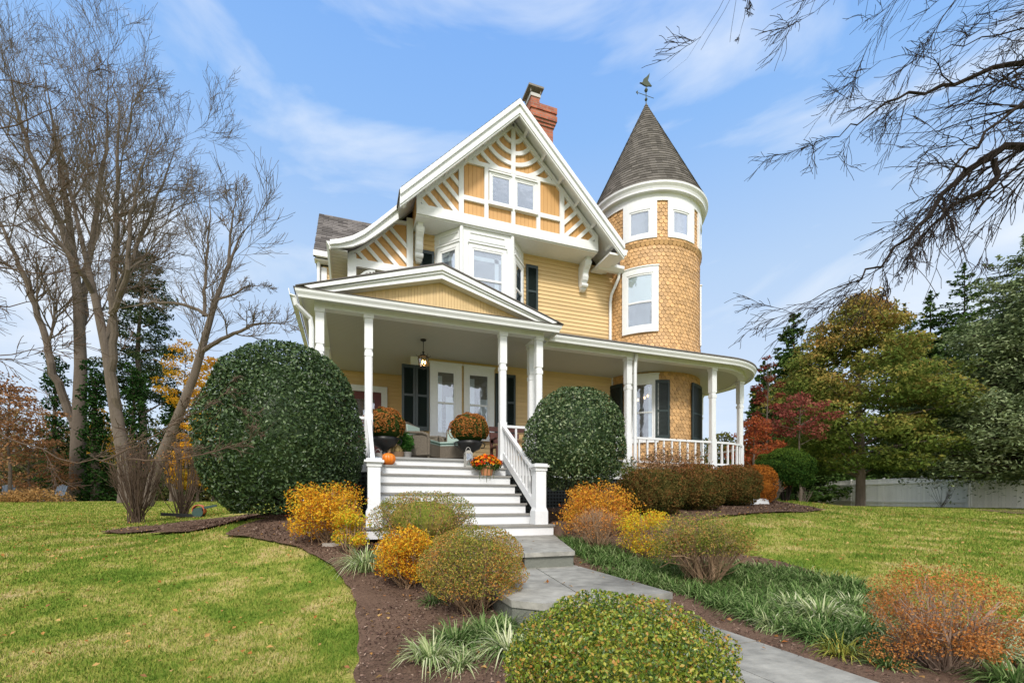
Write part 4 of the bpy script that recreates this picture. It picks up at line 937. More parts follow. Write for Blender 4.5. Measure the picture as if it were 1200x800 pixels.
def lantern_box(x, y, z, h, w, m, label):
    t = thing('candle_lantern', label, 'lantern', (x, y, z)); mb = MB(); a = w/2
    mb.box(x-a, x+a, y-a, y+a, z, z+.035); mb.box(x-a, x+a, y-a, y+a, z+h*.68, z+h*.72); 
    for sx in (-1, 1):
        for sy in (-1, 1): mb.box(x+sx*a-(.02 if sx > 0 else 0), x+sx*a+(.02 if sx < 0 else 0), y+sy*a-(.02 if sy > 0 else 0), y+sy*a+(.02 if sy < 0 else 0), z+.036, z+h*.68-.001)
    part('frame', mb, m, t)
    mb = MB(); mb.prism([(x-a, z+h*.721), (x+a, z+h*.721), (x+a*.35, z+h*.84), (x-a*.35, z+h*.84)], y-a*.8, y+a*.8, 'xz'); o = part('roof', mb, m, t)
    k = MB(); th = np.linspace(0, math.pi, 10); k.tube([(x+a*.7*math.cos(q), y, z+h*.78+h*.22*math.sin(q)) for q in th], .007, 6); k.build('handle', m, o)
    k = MB(); k.lathe([(0, 0), (.03, 0), (.03, .12), (0, .12)], (x, y, z+.036), 12); part('candle', k, mat('wax', (.7, .66, .55), .5), t)
    g = MB(); g.box(x-a+.005, x+a-.005, y-a+.004, y-a+.006, z+.04, z+h*.67); part('pane', g, GLASS, t); return t
GW = mat('weathered_grey_wood', (.25, .235, .22), .8, var=.25, bump=.3); WW = mat('whitewashed_wood', (.36, .35, .32), .7, var=.15, bump=.2)
lantern_box(.47, 8.56, STEP(2), .44, .15, GW, 'weathered grey wooden lantern on the second stair tread by the left newel post')
lantern_box(2.21, 8.82, STEP(1), .40, .145, WW, 'whitewashed wooden lantern on the top stair tread below the right chrysanthemum')
# planter of pansies
def planter(x, y, z):
    t = thing('flower_pot', 'terracotta pot of orange and red flowers on the stairs beside the railing', 'flower pot', (x, y, z))
    mb = MB(); mb.lathe([(0, 0), (.10, 0), (.135, .15), (.15, .15), (.15, .19), (.13, .19), (.125, .17), (0, .17)], (x, y, z), 24); part('pot', mb, mat('terracotta', (.52, .22, .10), .8, var=.25, bump=.2, vscale=9), t)
    rg = np.random.RandomState(3); n = 1500; d = rg.normal(0, 1, (n, 3)); d /= np.linalg.norm(d, axis=1)[:, None]; c = np.array((x, y, z+.24)); rr = rg.uniform(.5, 1, n)**.5
    p = c+d*np.array((.30, .2, .15))*rr[:, None]; p[:, 2] -= .25*np.clip(np.abs(p[:, 0]-x)-.17, 0, 1)
    g = MB(); V, F = leafquads(p, d, .05, rg, .6, .9); g.add(V, F, rg.uniform(0, 1, n)); part('foliage', g, leafmat('pansy_leaf', [(.03, .09, .015), (.09, .17, .03), (.16, .22, .05)], .5), t)
    f = MB(); k = (d[:, 2] > -.2) & (d[:, 1] < .4) & (rg.uniform(0, 1, n) < .45); V, F = leafquads(p[k]+d[k]*.025, d[k], .06, rg, .95, .35); f.add(V, F, rg.uniform(0, 1, k.sum())); part('flowers', f, leafmat('pansy_petal', [(.30, .01, .015), (.62, .05, .01), (.80, .22, .01), (.75, .35, .03)], .5, .2, .3, 9), t)
    h = MB(); 
    for q in range(5):
        x0 = x-.16+q*.07; zz = [z+.2, z+.05, z-.06-rg.uniform(0, .08)]; h.tube([(x0, y-.13, zz[0]), (x0-.03, y-.19, zz[1]), (x0-.05, y-.21, zz[2])], .005, 4)
    part('trailing_stems', h, MUML, t)
planter(2.50, 8.50, STEP(2))
# green houseplant and small gourd pots between urn and chair
t = thing('house_plant', 'leafy green plant in a small pot next to the first wicker chair', 'potted plant', (1.08, 9.55, FL))
mb = MB(); mb.lathe([(0, 0), (.09, 0), (.12, .16), (.11, .16), (0, .14)], (1.08, 9.55, FL), 18); part('pot', mb, GW, t)
rg = np.random.RandomState(11); n = 420; d = rg.normal(0, 1, (n, 3)); d /= np.linalg.norm(d, axis=1)[:, None]; mb = MB(); V, F = leafquads(np.array((1.08, 9.55, FL+.36))+d*np.array((.17, .15, .22))*rg.uniform(.4, 1, (n, 1)), d, .09, rg, .5, .6); mb.add(V, F, rg.uniform(0, 1, n)); part('foliage', mb, leafmat('house_plant_leaf', [(.02, .08, .015), (.06, .16, .03), (.12, .24, .06)], .4), t)
t = thing('gourd_basket', 'low basket of dried tan gourds behind the pumpkins', 'basket', (.88, 9.42, FL))
mb = MB(); mb.lathe([(0, 0), (.12, 0), (.15, .14), (.14, .14), (0, .10)], (.88, 9.42, FL), 18); part('basket', mb, TWIG, t)
for a, b in ((-.06, 0), (.06, .03), (0, -.06)): mb = MB(); mb.lathe([(0, -.06), (.045, -.04), (.06, 0), (.04, .05), (.015, .09), (0, .1)], (.88+a, 9.42+b, FL+.17), 10); part('gourd', mb, mat('gourd', (.42, .30, .12), .6, var=.3), t, smooth=True)
# wicker chairs
WICK = mat('brown_wicker', (.15, .125, .095), .8, bump=1, bscale=70, var=.4, vscale=30)
MINT = mat('mint_cushion', (.34, .44, .40), .8, var=.06, bump=.1); MINTD = mat('green_cushion_piping', (.03, .09, .07), .7)
def wicker_chair(loc, rz, label):
    ox, oy, oz = loc; c, s = math.cos(rz), math.sin(rz)
    t = thing('wicker_chair', label, 'chair', loc, 'wicker armchairs on the porch')
    def T(mb):
        for i, v in enumerate(mb.v): v = v.copy(); x, y = v[:, 0].copy(), v[:, 1].copy(); v[:, 0] = ox+c*x-s*y; v[:, 1] = oy+s*x+c*y; v[:, 2] += oz; mb.v[i] = v
        return mb
    mb = MB(); mb.box(-.31, .31, -.30, .28, .10, .36); part('seat', T(mb), WICK, t)
    mb = MB(); mb.prism([(.22, .36), (.29, .36), (.38, .80), (.34, .84), (.28, .80)], -.30, .30, 'yz'); bk = part('backrest', T(mb), WICK, t)
    mb = MB(); mb.tube([(-.31, .27, .36), (-.31, .36, .72), (-.22, .385, .84), (0, .39, .87), (.22, .385, .84), (.31, .36, .72), (.31, .27, .36)], .026, 8); T(mb).build('rolled_edge', WICK, bk)
    for sg in (-1, 1):
        mb = MB(); mb.tube([(sg*.33, .32, .62), (sg*.35, .1, .60), (sg*.35, -.18, .58), (sg*.34, -.29, .53), (sg*.33, -.31, .42), (sg*.32, -.30, .12)], .032, 8); mb.box(sg*.33-.012, sg*.33+.012, -.28, .26, .12, .56); part('armrest', T(mb), WICK, t)
        for yy in (-.28, .27): mb = MB(); mb.tube([(sg*.29, yy, 0), (sg*.29, yy, .12)], .024, 8); part('leg', T(mb), WICK, t)
    mb = MB(); mb.box(-.28, .28, -.30, .22, .362, .45); o = part('seat_cushion', T(mb), MINT, t); mb = MB(); mb.tube([(-.285, -.305, .405), (.285, -.305, .405)], .012, 6); T(mb).build('piping', MINTD, o)
    mb = MB(); mb.prism([(.20, .46), (.27, .46), (.33, .78), (.25, .80)], -.26, .26, 'yz'); part('back_cushion', T(mb), MINT, t)
wicker_chair((1.50, 9.95, FL), math.radians(52), 'brown wicker armchair with mint cushions left of the small table')
wicker_chair((2.22, 10.05, FL), math.radians(-30), 'brown wicker armchair with mint cushions partly behind the right chrysanthemum')
t = thing('side_table', 'small woven tan drum table between the two wicker chairs', 'table', (1.92, 10.5, FL)); mb = MB(); mb.lathe([(0, 0), (.16, 0), (.13, .2), (.16, .46)], (1.92, 10.5, FL), 20); part('base', mb, mat('seagrass', (.42, .28, .12), .8, var=.3, bump=.8, bscale=60), t); mb = MB(); mb.lathe([(0, .46), (.2, .46), (.2, .49), (0, .49)], (1.92, 10.5, FL), 20); part('top', mb, TWIG, t)
t = thing('rocking_bench', 'dark red-brown slatted wooden bench behind the right porch railing', 'bench', (3.6, 10.1, FL)); DW = mat('dark_red_wood', (.09, .028, .02), .5, var=.2)
for k in range(5): mb = MB(); mb.box(3.15, 4.2, 10.0+k*.09, 10.07+k*.09, FL+.42, FL+.445); part('slat', mb, DW, t)
for k in range(3): mb = MB(); mb.box(3.15, 4.2, 10.45+k*.03, 10.47+k*.03, FL+.55+k*.15, FL+.66+k*.15); part('back_slat', mb, DW, t)
for x in (3.2, 4.15):
    for y, h in ((10.02, .62), (10.48, 1.0)): mb = MB(); mb.box(x-.03, x+.03, y-.03, y+.03, FL, FL+h-.2); part('leg', mb, DW, t)
    mb = MB(); mb.box(x-.035, x+.035, 9.98, 10.5, FL+.62, FL+.65); part('armrest', mb, DW, t)
t = thing('straw_broom', 'tan straw corn sheaf leaning by the right porch railing', 'broom', (3.5, 9.3, FL)); mb = MB()
for k in range(26): a = random.uniform(-.09, .09); mb.tube([(3.5+a*.6, 9.3, FL), (3.5+a*.3, 9.32, FL+.3), (3.58+a*1.1, 9.34, FL+.62)], .006, 4)
part('straw', mb, mat('straw', (.48, .33, .16), .8, var=.2), t)
# hanging lantern
LX, LY = 1.5, 10.0; t = thing('hanging_lantern', 'lit black iron lantern hanging from the porch ceiling', 'lantern', (LX, LY, 3.45))
mb = MB(); mb.lathe([(0, 4.097), (.065, 4.097), (.06, 4.07), (.015, 4.05), (0, 4.05)], (LX, LY, 0), 16); part('canopy', mb, BLACK, t)
mb = MB(); mb.tube([(LX, LY, 4.06), (LX, LY, 3.84)], .008, 6); mb.lathe([(.0, 3.85), (.03, 3.83), (.012, 3.79), (.05, 3.76), (.11, 3.73), (.115, 3.715), (0, 3.72)], (LX, LY, 0), 12); part('stem', mb, BLACK, t)
mb = MB()
for k in range(6):
    a = k*math.pi/3; mb.tube([(LX+.11*math.cos(a), LY+.11*math.sin(a), 3.72), (LX+.115*math.cos(a), LY+.115*math.sin(a), 3.66), (LX+.075*math.cos(a), LY+.075*math.sin(a), 3.50)], .006, 4); mb.tube([(LX+.11*math.cos(a), LY+.11*math.sin(a), 3.72), (LX+.15*math.cos(a), LY+.15*math.sin(a), 3.735), (LX+.155*math.cos(a), LY+.155*math.sin(a), 3.76)], .005, 4)
mb.lathe([(.06, 3.50), (.08, 3.50), (.05, 3.47), (.015, 3.45), (0, 3.42)], (LX, LY, 0), 12); part('cage', mb, BLACK, t)
LB = mat('lantern_bulb', (1, .7, .3), .5, emit=(1, .58, .22), estr=14)
for a in (0, 2.1, 4.2): mb = MB(); mb.lathe([(0, -.035), (.013, -.02), (.013, .015), (0, .045)], (LX+.04*math.cos(a), LY+.04*math.sin(a), 3.60), 8); part('bulb', mb, LB, t)
mb = MB(); mb.lathe([(.07, 3.51), (.103, 3.66), (.10, 3.71)], (LX, LY, 0), 6); part('pane', mb, glassmat('lantern_glass', .06, (1, .9, .75)), t)

# ------------------------------------------------------------------ PLANT BUILDERS
def unit(rg, n): d = rg.normal(0, 1, (n, 3)); return d/np.linalg.norm(d, axis=1)[:, None]
def shrubform(d, rg_seed, bump, k=3.0): return 1+bump*noise2(d[:, 0]*k+d[:, 2]*1.7*k, d[:, 1]*k-d[:, 2]*k, rg_seed, 1.3)
def dome(mb, c, rad_, n, size, rg, shell=.2, bump=.06, zmin=-1, asp=.5, tilt=.7, seed=1, k=3, rpow=1, sq=1.0, rmap=None, floor=None):
    """leaves through the outer shell of an uneven ellipsoid (sq<1 squares it off)"""
    d = unit(rg, n*2); d = d[d[:, 2] > zmin][:n]; e = np.sign(d)*np.abs(d)**sq; e /= np.maximum(1e-6, (np.abs(e)**(2/sq)).sum(1))[:, None]**(sq/2)
    rr = shrubform(d, seed, bump, k)*(1-shell*rg.uniform(0, 1, len(d))**1.6); p = np.array(c)+e*np.array(rad_)*rr[:, None]
    if floor is not None: q_ = p[:, 2] > floor; p, d = p[q_], d[q_]
    V, F = leafquads(p, d, size, rg, asp, tilt); R = rg.uniform(0, 1, len(d))**rpow
    if rmap is not None: R = np.clip(rmap(d, R, rg), 0, 1)
    mb.add(V, F, R); return mb
def core(mb, c, rad_, s=.78, zb=-.8): mb.lathe([(rad_[0]*s*math.cos(a), rad_[2]*s*math.sin(a)) for a in np.linspace(max(-1.4, math.asin(zb)), 1.57, 10)], c, 16, squash=rad_[1]/rad_[0], r=.5)
def stems(mb, base, c, rad_, n, rg, r0=.008, sub=3, tipz=-.1, spread=.12, reach=(.80, .97), tw=(.10, .24)):
    """thin stems rising from the base and fanning to the dome"""
    b = np.array(base)
    for i in range(n):
        d = unit(rg, 1)[0]
        if d[2] < tipz: d[2] = -d[2]
        e = np.array(c)+d*np.array(rad_)*rg.uniform(*reach); s = b+np.append(rg.normal(0, spread*rad_[0], 2), 0)
        m = s*.55+e*.45+np.append((e-s)[:2]*.12, -0.02)+rg.normal(0, .03, 3)*rad_[0]; m2 = s*.2+e*.8+np.append((e-s)[:2]*.04, 0)+rg.normal(0, .03, 3)*rad_[0]
        mb.tube([s, m, m2, e], [r0, r0*.8, r0*.55, r0*.3], 4, cap=False, r=rg.uniform())
        for j in range(sub):
            a = m+(m2-m)*rg.uniform() if j % 2 else m2; f = a+(e-s)/np.linalg.norm(e-s)*rad_[0]*rg.uniform(*tw)+rg.normal(0, .10, 3)*rad_[0]
            mb.tube([a, (a+f)/2+rg.normal(0, .02, 3)*rad_[0], f], [r0*.5, r0*.4, r0*.25], 3, cap=False, r=rg.uniform())
def shrub(name, label, cat, px, Z, wpx, ytop, ybase, m, n, size, rg, group=None, zb=None, squash=1.0, barkm=BARK2, stemn=0, stemr=.008, sub=3, corescale=.78, lift=0, **kw):
    x, y, _ = P(px, 590, Z); g = h1(x, y)
    if zb is not None: g = zb
    top_ = EYE+(590-ytop)/533*Z; r = S(wpx, Z)/2; bot = g+lift; cz = (top_+bot)/2; rz = (top_-bot)/2
    t = thing(name, label, cat, (x, y, g), group); mb = MB(); c = (x, y, cz); R = (r, r*squash, rz); kw.setdefault('floor', g+.03)
    dome(mb, c, R, n, size, rg, **kw)
    if corescale:
        core(mb, c, R, corescale)
    part('foliage', mb, m, t)
    s = MB()
    if stemn: stems(s, (x, y, g), c, R, stemn, rg, stemr, sub)
    else:
        for i in range(6): a = i*1.05; s.tube([(x+.05*math.cos(a), y+.05*math.sin(a), g-.05), (x+r*.35*math.cos(a), y+r*.35*math.sin(a), cz)], [.03, .015], 6)
    part('stems', s, barkm, t); return t

HOLLY = leafmat('holly_leaf', [(.014, .030, .010), (.030, .060, .018), (.050, .090, .028), (.10, .15, .055), (.24, .28, .14)], .38, .08, .10, 3, gloss=.035)  # palest ramp tone paints highlights into the leaf colour
rg = np.random.RandomState(21)
skew = lambda d, R, rg: R*.8
shrub('holly_bush', 'large clipped dark green holly bush at the left corner of the porch', 'bush', 334, 6.9, 173, 405, 602, HOLLY, 44000, .056, rg, zmin=-.85, bump=.050, k=2.4, shell=.20, asp=.52, tilt=.95, sq=.90, rmap=skew, lift=-.25)
shrub('holly_bush', 'smaller clipped dark green holly globe to the right of the stair railing', 'bush', 673.5, 8.25, 117, 454, 590, HOLLY, 22000, .055, rg, zmin=-.9, bump=.055, shell=.20, asp=.52, tilt=.85, sq=.94, rmap=lambda d, R, rg: R*1.0, lift=.62)
YEL = leafmat('yellow_autumn_leaf', [(.28, .06, .02), (.55, .20, .02), (.80, .40, .03), (.88, .52, .04), (.74, .52, .06), (.34, .34, .04)], .5, .4, .35, 5)
ORG = leafmat('orange_autumn_leaf', [(.30, .15, .03), (.62, .36, .05), (.78, .44, .05), (.68, .26, .04), (.36, .10, .03)], .5, .4, .3, 5)
LIME = leafmat('lime_yellow_leaf', [(.30, .40, .03), (.60, .58, .05), (.82, .62, .05), (.80, .38, .03), (.50, .18, .03)], .5, .4, .35, 4)
TANG = leafmat('tan_green_leaf', [(.13, .16, .025), (.26, .27, .05), (.42, .33, .09), (.52, .27, .07), (.46, .17, .045)], .6, .3, .7, 2.2)
MOUND = leafmat('olive_leaf', [(.08, .13, .02), (.17, .22, .035), (.30, .29, .06), (.42, .29, .09), (.42, .19, .07)], .6, .3, .55, 2.5)
BOX_ = leafmat('glossy_lime_leaf', [(.035, .075, .010), (.075, .14, .015), (.16, .24, .025), (.27, .33, .035), (.42, .40, .05), (.46, .20, .05)], .4, .3, .42, 5, gloss=.04)
RUST = leafmat('rust_leaf', [(.20, .12, .04), (.42, .17, .05), (.60, .21, .05), (.60, .32, .11), (.36, .15, .06)], .6, .3, .25, 6)
HEDGE = leafmat('bronze_hedge_leaf', [(.030, .045, .012), (.065, .070, .02), (.13, .090, .028), (.22, .095, .035), (.30, .12, .045)], .5, .15, .35, 4)
def loose(px, Z, wpx, ytop, ybase, m, n, size, label, rg, stemn=60, lobes=9, name='spirea_bush', cat='bush', group=None, stemmat=TWIG, dense=1.0, asp=.5, lift=.08, seed=0):
    """open deciduous shrub: several leafy lobes over many thin stems"""
    x, y, _ = P(px, 590, Z); g = h1(x, y); top_ = EYE+(590-ytop)/533*Z; r = S(wpx, Z)/2
    t = thing(name, label, cat, (x, y, g), group); mb = MB(); st = MB(); h = top_-g
    stems(st, (x, y, g), (x, y, g+h*.42), (r*.85, r*.8, h*.48), int(stemn*.7), rg, .005, 3)
    for i in range(lobes):
        a = i*2*math.pi/lobes+rg.uniform(-.3, .3); q = r*rg.uniform(.40, .58) if i else 0
        lr = r*rg.uniform(.40, .54) if i else r*.58; lz = g+h*(rg.uniform(.52, .74) if i % 2 else rg.uniform(.24, .42)) if i else g+h*.66
        dome(mb, (x+q*math.cos(a), y+q*math.sin(a), min(lz, top_-lr*.7)), (lr, lr, lr*.8), n//lobes, size, rg, shell=.65, bump=.18, zmin=-.9, asp=asp, tilt=1.2, seed=i+seed, k=4)
    # leafy shoots breaking the outline
    for i in range(int(26*dense)):
        d = unit(rg, 1)[0]; d[2] = abs(d[2])*.8+.1; e = np.array((x, y, g+h*.5))+d*np.array((r, r, h*.48))*rg.uniform(.8, 1.12); k = 14
        p = e-np.outer(rg.uniform(0, 1, k), d)*r*.35+rg.normal(0, .012, (k, 3)); V, F = leafquads(p, np.tile(d, (k, 1)), size, rg, asp, 1.2); mb.add(V, F, rg.uniform(0, 1, k))
    part('foliage', mb, m, t); part('stems', st, stemmat, t); return t
rg = np.random.RandomState(5)
loose(384, 5.35, 98, 561, 640, YEL, 8200, .032, 'golden yellow spirea in front of the large holly bush', rg, seed=2)
loose(414, 4.95, 46, 585, 645, LIME, 2400, .028, 'small yellow-green spirea beside the left newel post', rg, stemn=40, lobes=5)
shrub('rounded_bush', 'low flat-topped olive and tan bush in front of the lower steps', 'bush', 497, 5.65, 121, 575, 640, MOUND, 12000, .024, rg, bump=.05, shell=.3, zmin=-.8, asp=.5, tilt=.9, barkm=TWIG, stemn=120, sub=2, sq=.85, corescale=.66, lift=.05)
loose(478, 4.15, 82, 606, 700, YEL, 8500, .024, 'yellow spirea mixed into the front left shrub beside the walk', rg, stemn=70, seed=9)
shrub('rounded_bush', 'tan, orange and green rounded bush touching the left edge of the stone slab', 'bush', 554, 3.62, 122, 617, 722, TANG, 24000, .018, rg, bump=.10, shell=.45, zmin=-.55, asp=.5, tilt=.9, barkm=TWIG, stemn=160, sub=3, stemr=.0045, sq=.9, corescale=0, lift=.06)
shrub('boxwood_bush', 'glossy yellow-green boxwood nearest the viewer beside the walk', 'bush', 724, 1.72, 262, 700, 900, BOX_, 44000, .0155, rg, bump=.065, k=4.5, shell=.40, zmin=-.8, asp=.60, tilt=1.1, barkm=TWIG, stemn=90, sub=2, stemr=.0025, corescale=.62, lift=-.02, sq=.95)
loose(700, 7.0, 96, 563, 640, ORG, 7600, .040, 'bright orange shrub to the right of the bottom stair', rg, stemn=50, name='orange_shrub', seed=4)
def vase(px, Z, wpx, ytop, ybase, label, rg, leaf=TANG, nleaf=2500, size=.02, nst=170, top_only=.25, name='vase_shaped_shrub', zb=None, r0=.005, big=0, bark=TWIG, sq=1.0, sub=5, tw=(.14, .34), low=.40):
    x, y, _ = P(px, 590, Z); g = h1(x, y) if zb is None else zb; top_ = EYE+(590-ytop)/533*Z; r = S(wpx, Z)/2; h = top_-g
    t = thing(name, label, 'shrub', (x, y, g)); st = MB(); stems(st, (x, y, g-.02), (x, y, g+h*.58), (r*.97, r*.97, h*.40), nst, rg, r0, sub, tipz=-.5, spread=.10, reach=(.55, .98), tw=tw)
    for i in range(big):
        a = i*2*math.pi/big+rg.uniform(-.3, .3); q = rg.uniform(.4, .75); e = np.array((x+r*q*math.cos(a), y+r*q*math.sin(a), g+h*rg.uniform(.5, .72))); b_ = np.array((x+rg.normal(0, .03)*r, y+rg.normal(0, .03)*r, g-.03)); n1 = b_*.6+e*.4+rg.normal(0, .07, 3)*r; n2 = b_*.28+e*.72+rg.normal(0, .08, 3)*r
        st.tube([b_, n1, n2, e], [r0*4.2, r0*3.2, r0*2.2, r0*1.1], 6)
        for k in range(3): f = n2*.6+e*.4+rg.normal(0, .30, 3)*r*np.array((1, 1, .6)); st.tube([n1*.5+n2*.5, (n2+f)/2, f], [r0*1.8, r0*1.3, r0*.7], 5)
    part('stems', st, bark, t); mb = MB(); nl = 11
    dome(mb, (x, y, g+h*.63), (r*.95, r*.9, h*.36), int(nleaf*.45), size, rg, shell=.5, bump=.10, zmin=top_only-1, asp=.5, tilt=1.1, sq=sq, k=5)
    for i in range(nl):      # leaf clusters of their own size and height
        a = i*2.399; q = r*math.sqrt((i+.5)/nl)*.80; lr = r*rg.uniform(.24, .38); dome(mb, (x+q*math.cos(a), y+q*math.sin(a), g+h*(1-low*.5)-lr*.8+rg.uniform(-low*.75, .06)*h*.6*(q/r+.3)), (lr, lr, lr*.9), int(nleaf*.6/nl), size, rg, shell=.6, bump=.2, zmin=-.8, asp=.5, tilt=1.2, seed=i, k=5)
    part('foliage', mb, leaf, t); return t
vase(700, 6.0, 72, 592, 645, 'bare tan twiggy shrub in front of the bright orange shrub', rg, nleaf=2200, size=.022, nst=90, leaf=RUST)
loose(757, 5.7, 76, 592, 655, LIME, 5200, .026, 'low yellow and red-leaved shrub between two tan shrubs right of the walk', rg, stemn=70, name='low_shrub', seed=6)
vase(822, 4.75, 114, 599, 690, 'flat-topped tan shrub with olive leaves on the right bank of the walk', rg, leaf=MOUND, nleaf=13000, size=.022, nst=100, r0=.0042, big=9, sq=.85, top_only=.55)
vase(1102, 2.42, 152, 661, 795, 'rust-orange leaved shrub with pale bare branches nearest the viewer on the right', rg, leaf=RUST, nleaf=13000, size=.0145, nst=60, r0=.0032, big=11, sq=.9, top_only=.45, low=.68, bark=mat('pale_twig', (.32, .22, .16), .85, var=.25, rnd=.3))
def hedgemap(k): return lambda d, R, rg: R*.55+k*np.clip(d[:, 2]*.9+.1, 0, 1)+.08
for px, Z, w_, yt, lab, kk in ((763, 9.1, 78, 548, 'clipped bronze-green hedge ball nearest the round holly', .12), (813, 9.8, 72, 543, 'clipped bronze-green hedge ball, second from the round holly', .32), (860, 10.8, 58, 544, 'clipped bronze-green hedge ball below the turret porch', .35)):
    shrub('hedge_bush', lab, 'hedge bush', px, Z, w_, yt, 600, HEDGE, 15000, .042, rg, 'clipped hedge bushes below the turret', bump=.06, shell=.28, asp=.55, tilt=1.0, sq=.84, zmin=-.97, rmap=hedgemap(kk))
shrub('hedge_bush', 'bright rust-orange clipped bush at the right end of the hedge', 'hedge bush', 888, 11.4, 40, 544, 590, leafmat('rust_hedge_leaf', [(.12, .05, .015), (.30, .10, .02), (.45, .17, .03), (.40, .13, .02)], .5, .2, .3, 4), 6000, .045, rg, bump=.05, shell=.25, sq=.8, zmin=-.9)
loose(786, 10.3, 104, 515, 575, leafmat('andromeda_leaf', [(.08, .10, .03), (.16, .09, .05), (.26, .13, .06), (.36, .18, .09), (.50, .36, .26)], .45, .2, .4, 5), 7000, .060, 'loose red-tipped evergreen shrub in front of the porch railing', rg, stemn=50, name='andromeda_shrub', asp=.35, dense=1.6)
loose(738, 10.0, 38, 528, 575, leafmat('andromeda_green', [(.05, .09, .02), (.12, .17, .03), (.22, .15, .06)], .45, .2, .3, 5), 1500, .060, 'small green evergreen shrub between the round holly and the railing', rg, stemn=30, name='andromeda_shrub', asp=.35)
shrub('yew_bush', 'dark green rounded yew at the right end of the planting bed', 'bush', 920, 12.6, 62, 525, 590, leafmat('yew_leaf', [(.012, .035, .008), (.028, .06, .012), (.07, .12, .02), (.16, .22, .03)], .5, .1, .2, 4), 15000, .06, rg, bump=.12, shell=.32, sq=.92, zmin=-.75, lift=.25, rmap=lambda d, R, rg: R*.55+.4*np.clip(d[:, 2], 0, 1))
vase(903, 11.8, 34, 556, 588, 'small bare twiggy shrub in front of the yew', rg, nleaf=120, nst=90, size=.03, r0=.009, bark=BARK)
for px, Z, w_, yt, lab in ((941, 14, 22, 565, 'pale thin sapling stems beside the yew'), (1103, 23.5, 30, 560, 'leafless shrub against the white fence')):
    vase(px, Z, w_, yt, 590, lab, rg, nleaf=4, nst=12, size=.04, r0=.010, bark=BARK, sub=3, tw=(.3, .6))
# ---- strap-leaved ground cover
def straps(mb, x, y, z, n, L_, w_, rg, spread=.06, arch=1.0, rv=None):
    a = rg.uniform(0, 2*math.pi, n); o = rg.uniform(0, spread, n); px_ = x+o*np.cos(a); py_ = y+o*np.sin(a); a = a+rg.normal(0, .5, n); l = L_*rg.uniform(.55, 1.15, n); out = np.stack([np.cos(a), np.sin(a)], 1)*rg.uniform(.35, 1, (n, 1))*arch
    K = 5; s = np.linspace(0, 1, K); side = np.stack([-np.sin(a), np.cos(a), 0*a], 1); Vs = []
    for i in range(K):
        c = np.stack([px_+out[:, 0]*l*s[i]**1.3*.8, py_+out[:, 1]*l*s[i]**1.3*.8, z+l*(s[i]*1.15-.85*s[i]**2.2*np.hypot(out[:, 0], out[:, 1]))], 1); ww = w_*(1-s[i]**2*.92)/2
        Vs += [c-side*ww, c+side*ww]
    V = np.stack(Vs, 1); F = np.arange(n)[:, None, None]*(2*K)+np.array([[2*i, 2*i+1, 2*i+3, 2*i+2] for i in range(K-1)])[None]
    r = rg.uniform(0, 1, n) if rv is None else np.clip(rv+rg.normal(0, .15, n), 0, 1); mb.add(V.reshape(-1, 3), F.reshape(-1, 4), np.repeat(r, K-1))
LIRI = leafmat('dark_strap_leaf', [(.045, .09, .022), (.085, .155, .04), (.15, .23, .07), (.32, .38, .17)], .4, .2, .2, 3)
VARI = leafmat('variegated_strap_leaf', [(.10, .18, .05), (.30, .38, .14), (.52, .55, .30), (.62, .62, .42)], .45, .25, .1, 5)
bankpoly = px_poly([(655, 632), (690, 640), (740, 658), (800, 668), (860, 668), (930, 672), (1000, 690), (1040, 712), (1030, 745), (990, 770), (930, 752), (870, 728), (800, 700), (740, 688), (690, 665), (668, 650)])
mb = MB(); x, y = scatter_poly(bankpoly, 5200, rg); x0, y0 = np.array(bankpoly).min(0); z = H(x, y)
for i in range(min(len(x), 1250)):
    if x[i] < 2.42 and y[i] < 4.6: continue
    straps(mb, x[i], y[i], z[i], 14, .23, .0105, rg, .05, 1.45)
stuff(mb.build('ground_cover', LIRI))
def clump(px, py, L_, n, m, label, w_=.010, nm='variegated_lilyturf', grp='variegated strap-leaved clumps'):
    x, y, z = G(px, py); mb = MB(); straps(mb, 0, 0, 0, n, L_, w_*1.1, rg, L_*.32, 1.35); o = mb.build(nm, m, loc=(0, 0, 0)); o.location = (x, y, z-.01); tag(o, label, 'grass clump', grp); return o
V_ = 'pale variegated clump '
_c = clump
def clump(px, py, L_, n, *a): return _c(px, py, L_*1.18, n, *a)
